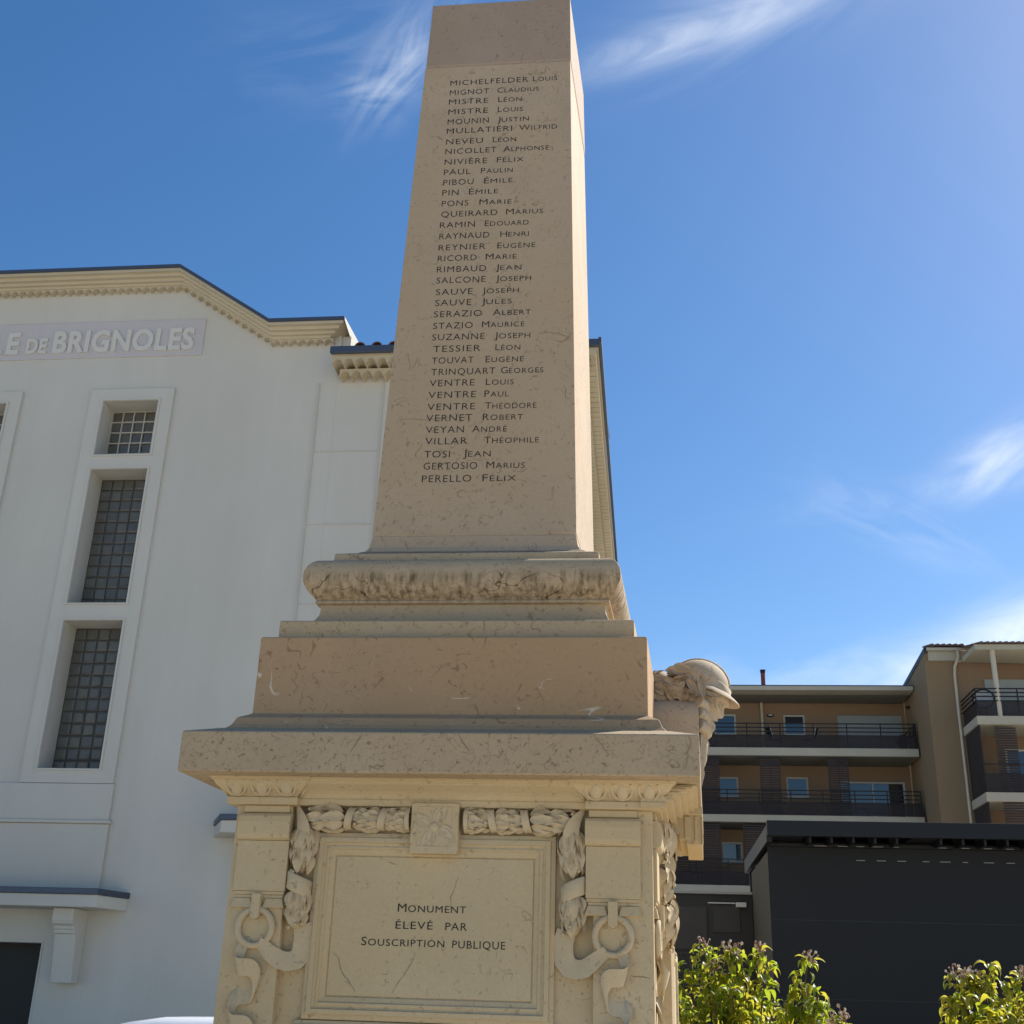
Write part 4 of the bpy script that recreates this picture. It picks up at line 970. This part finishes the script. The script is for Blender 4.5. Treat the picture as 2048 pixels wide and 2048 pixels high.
s = MB(); s.box(12.35,13.6,42.94,42.99,8.7,10.3); w = s.build('window', APANE, apt)
s = MB(); s.box(12.27,12.35,42.90,42.99,8.62,10.38); s.box(12.35,13.6,42.90,42.99,10.30,10.38); s.build('window_frame', AFRAME, w)
# things standing on the balconies
def chair(x, y, z, rz, label):
    o = thing('balcony_chair', (x, y, z), label, 'chair', 'chairs on the top balcony')
    c_, s_ = math.cos(rz), math.sin(rz)
    T = lambda a, b, h: (x + a*c_ - b*s_, y + a*s_ + b*c_, z + h)
    f = MB()
    for sy in (-.22, .22):
        f.tube([T(.24,sy,0), T(-.02,sy,.30), T(-.20,sy,.46), T(-.32,sy,.90)], .014, 6); f.tube([T(-.24,sy,0), T(.0,sy,.28), T(.22,sy,.44)], .014, 6)
    f.build('frame', PALEM, o)
    f = MB(); vs = [T(.24,-.22,.44),T(.24,.22,.44),T(-.2,.22,.45),T(-.2,-.22,.45)]; f.add(vs + [(a,b,c-.02) for a,b,c in vs], [(0,1,2,3),(7,6,5,4),(0,4,5,1),(1,5,6,2),(2,6,7,3),(3,7,4,0)]); f.build('seat', BLACK2, o)
    f = MB(); vs = [T(-.2,-.22,.47),T(-.2,.22,.47),T(-.32,.22,.92),T(-.32,-.22,.92)]; f.add(vs + [T(-.23,-.22,.46),T(-.23,.22,.46),T(-.35,.22,.91),T(-.35,-.22,.91)], [(0,1,2,3),(7,6,5,4),(0,4,5,1),(1,5,6,2),(2,6,7,3),(3,7,4,0)]); f.build('backrest', BLACK2, o)
chair(4.85, 45.7, 10.786, .25, 'dark folding chair left of the small square window, behind the top railing')
chair(6.05, 45.7, 10.786, 2.9, 'dark folding chair below the right edge of the small square window, behind the top railing')
pt = thing('potted_plant', (9.42, 45.5, 10.786), 'dark leafy plant in a terracotta pot at the right end of the top balcony', 'plant')
s = MB(); s.tube([(9.42,45.5,10.786),(9.42,45.5,11.02),(9.42,45.5,11.05)], [.12,.16,.17], 14); s.build('pot', TILE, pt, smooth=40)
s = MB(); rnd = random.Random(9)
for i in range(90):
    a = rnd.uniform(0, 6.28); e_ = rnd.uniform(.1, 1.4); d = Vector((math.cos(a)*math.cos(e_), math.sin(a)*math.cos(e_), math.sin(e_)))
    s.leaf(Vector((9.42,45.5,11.06)) + d * rnd.uniform(.02,.22), d, d.orthogonal(), rnd.uniform(.12,.2), .07)
s.build('foliage', plain('dark_leaf', (.02,.03,.015), .5), pt)
ds = thing('satellite_dish', (11.35, 42.0, 11.1), 'small white dish with a dark rim behind the corner balcony railing', 'dish')
s = MB(); c = Vector((11.42,41.6,11.78)); ax = Vector((-.25,-1,.25)).normalized(); e1 = ax.orthogonal().normalized(); e2 = ax.cross(e1); vs, fs = [], []
for j in range(6):
    r_ = .34*j/5
    for i in range(24): a = 2*math.pi*i/24; vs.append(c + (e1*math.cos(a) + e2*math.sin(a))*r_ + ax*(.9*r_*r_))
for j in range(5):
    for i in range(24): fs.append((j*24+i, j*24+(i+1)%24, (j+1)*24+(i+1)%24, (j+1)*24+i))
s.add(vs, fs); o = s.build('reflector', PALEM, ds, smooth='all')
s = MB(); s.tube([c + (e1*math.cos(a) + e2*math.sin(a))*.345 + ax*.106 for a in [2*math.pi*i/24 for i in range(24)]], .03, 6, True); s.build('rim', BLACK2, ds, smooth='all')
s = MB(); s.tube([(11.42,41.68,11.1),(11.42,41.68,11.75)], .025, 8); s.tube([c + ax*.45, c - e1*.2 + ax*.05], .012, 6); s.build('mast', PALEM, ds)

# ------------------------------------------------------------------ black pavilion
pav = thing('pavilion', (5, 19.4, 0), 'low black clad pavilion with open slatted eaves in front of the apartments', 'building')
s = MB(); s.add([(1.83,19.4,0),(12,19.4,0),(12,19.4,4.14),(1.83,19.4,4.14)], [(0,1,2,3)]); s.box(11.9,12,19.41,23.3,0,4.14); s.box(1.85,11.9,23.2,23.3,0,4.14); s.build('front_wall', BLACK, pav)
s = MB(); s.box(1.832,1.86,19.403,22.6,0,3.99); s.build('side_wall', GREYW, pav)
s = MB()
for z in (2.985, 1.885): s.box(1.86, 12, 19.396, 19.4005, z, z+.010)
s.build('panel_joint', plain('dark_joint', (.017,.019,.020), .5), pav)
s = MB(); s.box(1.78, 12, 18.76, 18.86, 4.14, 4.365); s.box(1.775, 1.86, 18.86, 23.4, 4.06, 4.30); s.box(1.86, 12, 18.861, 23.4, 4.20, 4.33)
s.build('roof', BLACK2, pav, bevel=.006)
s = MB(); x = 2.42
while x < 12:
    if not (3.93 < x < 4.26): s.box(x-.018, x+.018, 18.862, 19.398, 4.06, 4.198)
    x += .317
s.box(1.87, 12, 19.30, 19.398, 4.051, 4.10); s.box(3.90,4.28,18.863,19.299,4.135,4.16); s.box(1.87,2.33,18.863,19.299,4.135,4.16)
s.build('eaves_joists', BLACK2, pav)
s = MB()
for a, b in ((2.55,2.83),(2.90,3.10),(3.18,3.34),(3.42,3.62),(3.72,3.85),(4.40,4.56),(4.73,4.89),(5.06,5.22),(5.38,5.53),(5.7,5.86),(6.02,6.18)): s.box(a-.02, b-.06, 19.293, 19.2995, 4.062, 4.070)
for a, b in ((3.26,3.40),(3.565,3.71),(3.87,4.01),(4.245,4.35),(4.50,4.66),(4.83,4.92),(5.14,5.30),(5.47,5.60),(5.78,5.93),(6.1,6.25)): s.box(a-.1, b-.11, 19.392, 19.4006, 3.868, 3.877)
s.build('painted_light_dash', DASH, pav)  # dashes of light below the eaves, put in as pale strips
s = MB(); s.box(-3.0, 1.83, 22.7, 22.9, 0, 3.62); s.build('rear_wall', DARKB, pav)
s = MB(); s.box(-3.0, 1.83, 22.62, 22.95, 3.621, 3.66); s.build('rear_coping', DASH, pav)
s = MB(); s.box(1.13,1.60,22.68,22.6995,2.98,3.42); s.box(.2,1.02,22.68,22.6995,2.68,3.40); s.box(.2,1.7,22.685,22.6995,2.60,2.63); s.build('rear_panel', plain('warm_grey_panel', (.043,.037,.031), .5, 0, 1.45, .2), pav)
s = MB(); s.box(1.045,1.53,22.60,22.63,3.455,3.475); l_ = s.build('wall_lamp', PALEM, pav)
s = MB(); s.box(1.535,1.715,22.50,22.66,3.395,3.475); s.build('lamp_box', PALEM, l_, bevel=.01)

# ------------------------------------------------------------------ parked car behind the memorial
car = thing('parked_car', (-2.9, 11.0, 0), 'white car parked behind the memorial, only its rounded roof showing', 'car')
def loft_x(mb, st):
    """st: (x, [(half width, z), ...]) cross sections, mirrored about y = 11"""
    vs, fs = [], []; n = len(st[0][1])
    for x, sec in st:
        vs += [(x, 11.0 - w, z) for w, z in sec] + [(x, 11.0 + w, z) for w, z in reversed(sec)]
    m = 2*n
    for i in range(len(st)-1):
        for k in range(m): fs.append((i*m+k, i*m+(k+1) % m, (i+1)*m+(k+1) % m, (i+1)*m+k))
    fs += [tuple(range(m)), tuple(range((len(st)-1)*m, len(st)*m))]
    mb.add(vs, fs)
s = MB(); B = lambda w, zt, zb=.22: [(w*.92, zb), (w, zb+.12), (w, .60), (w*.985, zt-.10), (w*.93, zt), (w*.5, zt+.015)]
loft_x(s, [(-4.86,B(.60,.80,.40)),(-4.80,B(.74,.88,.30)),(-4.6,B(.83,.94)),(-4.0,B(.86,.95)),(-2.6,B(.87,.94)),(-1.9,B(.87,.93)),(-1.3,B(.85,.82)),(-.98,B(.78,.70,.26)),(-.85,B(.62,.60,.36))]); s.build('body', CARP, car, smooth=40)
s = MB(); T_ = lambda w, wt, z: [(w, .92), (w*.97, 1.05), ((w+wt)/2, 1.22), (wt, z-.07), (wt*.9, z-.015), (wt*.5, z)]
loft_x(s, [(-4.70,T_(.74,.50,1.00)),(-4.52,T_(.78,.56,1.34)),(-4.40,T_(.79,.58,1.435)),(-4.10,T_(.80,.60,1.48)),(-3.5,T_(.80,.60,1.495)),(-2.9,T_(.80,.59,1.47)),(-2.55,T_(.80,.56,1.38)),(-1.85,T_(.76,.52,.96))]); cb = s.build('cabin', CARP, car, smooth=45)
s = MB()
for sy in (-1, 1):
    for x0, x1, x2, x3 in ((-4.35,-3.55,-3.55,-4.22),(-3.48,-2.30,-2.75,-3.48)):
        vs = [(x, 11+sy*(w+.012), z) for x, w, z in ((x0,.785,1.0),(x1,.785,1.0),(x2,.64,1.36),(x3,.64,1.36))]; s.add(vs, [(0,1,2,3)])
s.add([(-4.71,10.4,1.02),(-4.71,11.6,1.02),(-4.545,11.48,1.33),(-4.545,10.52,1.33)],[(0,1,2,3)]); s.add([(-1.9,10.36,1.0),(-1.9,11.64,1.0),(-2.52,11.50,1.38),(-2.52,10.50,1.38)],[(0,1,2,3)])
s.build('window', CARG, cb)
for x in (-4.1, -1.65):
    for sy in (-1, 1):
        s = MB(); s.tube([(x, 11+sy*.68, .31), (x, 11+sy*.88, .31)], .31, 24); w = s.build('wheel', RUBBER, car, smooth=40)
        s = MB(); s.tube([(x, 11+sy*.86, .31), (x, 11+sy*.89, .31)], .20, 20); s.build('rim', PALEM, w, smooth=40)

# ------------------------------------------------------------------ shrubs
def shrub(loc, tips, label, seed, nleaf, yellow):
    rnd = random.Random(seed); o = thing('shrub', (loc[0], loc[1], 0), label, 'shrub', None)
    st = MB(); lf = [MB(), MB()]; fl = []
    for (x, y, z, heavy) in tips:
        bx, by = loc[0] + (x - loc[0]) * .25 + rnd.uniform(-.05,.05), loc[1] + (y - loc[1]) * .25 + rnd.uniform(-.05,.05)
        pts = []
        for i in range(9):
            q = i/8; pts.append(Vector((bx + (x-bx)*q**1.25 + .03*math.sin(q*5+x*9), by + (y-by)*q**1.25 + .03*math.cos(q*4+x*7), z*q)))
        st.tube(pts, [.013*(1-.75*i/8) for i in range(9)], 6)
        n = int(nleaf * heavy)
        for k in range(n):
            q = 1 - (rnd.random() ** 1.5) * .62; q = min(q, .985); i = min(int(q*8), 7); fq = q*8 - i; p = pts[i].lerp(pts[i+1], fq)
            a = rnd.uniform(0, 2*math.pi); spread = (.02 + .17 * (1-q) ** .55 * heavy) * rnd.random() ** .6
            side = Vector((math.cos(a), math.sin(a), 0)); pb = p + side * spread + Vector((0,0,rnd.uniform(-.03,.03)))
            d = side * rnd.uniform(.5,1) + Vector((0,0,rnd.uniform(-.9,.35))); nr = Vector((0,0,1)) + side * rnd.uniform(-.3,.6) + Vector((rnd.uniform(-.4,.4), rnd.uniform(-.4,.4), 0))
            L_ = rnd.uniform(.080, .130) * (1 if q < .93 else .75)
            lf[1 if rnd.random() < yellow else 0].leaf(pb, d, nr, L_, L_*rnd.uniform(.40,.52), bend=rnd.uniform(.5,1.3), fold=rnd.uniform(.15,.4), n=5, m=2)
        if heavy > .84:
            f = MB(); t = pts[-1]
            f.tube([t - Vector((0,0,.05)), t + Vector((0,0,.04))], [.004,.005], 6)
            for k in range(16):
                pb = t + Vector((rnd.gauss(0,.026), rnd.gauss(0,.022), rnd.uniform(-.045,.05))); f.tube([t - Vector((0,0,.03)), pb], .0022, 4); f.ball(pb, rnd.uniform(.006,.0115), None, 7, 5)
            fl.append(f)
    st.build('stem', STEMM, o, smooth=True); lf[0].build('foliage', LEAF1, o, recalc=False, smooth='all'); lf[1].build('foliage', LEAF2, o, recalc=False, smooth='all')
    for f in fl: f.build('flower_cluster', FLOWM, o, smooth=True)
rnd = random.Random(21); tips = []
main1 = [(.11,8.45,1.93,.8),(.24,8.5,1.99,.7),(.33,8.5,2.065,1),(.40,8.5,1.93,.9),(.53,8.5,2.05,1),(.59,8.5,2.03,.9),(.74,8.5,2.045,1),(.78,8.5,1.97,.8),(1.005,8.5,2.01,1),(1.06,8.5,1.82,.5),(.95,8.5,1.84,.5),(.20,8.4,1.86,.5)]
for t_ in main1: tips.append(t_)
for i in range(34):
    x = rnd.uniform(-.05, 1.10); y = 8.5 + rnd.uniform(-.35, .45); z = 1.62 + .22*rnd.random() - .10*abs(x-.5); tips.append((x, y, z, .5))
shrub((.52, 8.55, 0), tips, 'leafy green shrub with pinkish seed heads beside the right flank of the monument', 4, 98, .45)
rnd = random.Random(8); tips = []
for t_ in [(1.80,8.0,1.925,.85),(1.90,8.0,1.915,.9),(1.99,8.0,1.905,.9),(2.07,8.0,1.985,.8),(2.13,8.0,1.90,.7),(2.24,8.0,1.93,.9),(1.765,8.0,1.78,.5),(2.33,8.0,1.93,.7)]: tips.append(t_)
for i in range(34):
    x = rnd.uniform(1.68, 2.75); y = 8.0 + rnd.uniform(-.3, .4); z = 1.60 + .22*rnd.random() - .12*max(0, 1.95-x); tips.append((x, y, z, .5))
shrub((2.2, 8.05, 0), tips, 'yellowing green shrub at the right edge in front of the black pavilion', 15, 98, .72)
tips = [(1.075,8.0,1.63,.95),(1.165,8.0,1.665,.95),(1.25,8.05,1.52,.6),(1.05,8.1,1.50,.6),(1.15,8.1,1.50,.6),(1.32,8.0,1.45,.6)]
shrub((1.16, 8.05, 0), tips, 'low shrub between two taller ones, only its pale seed heads showing', 2, 60, .5)
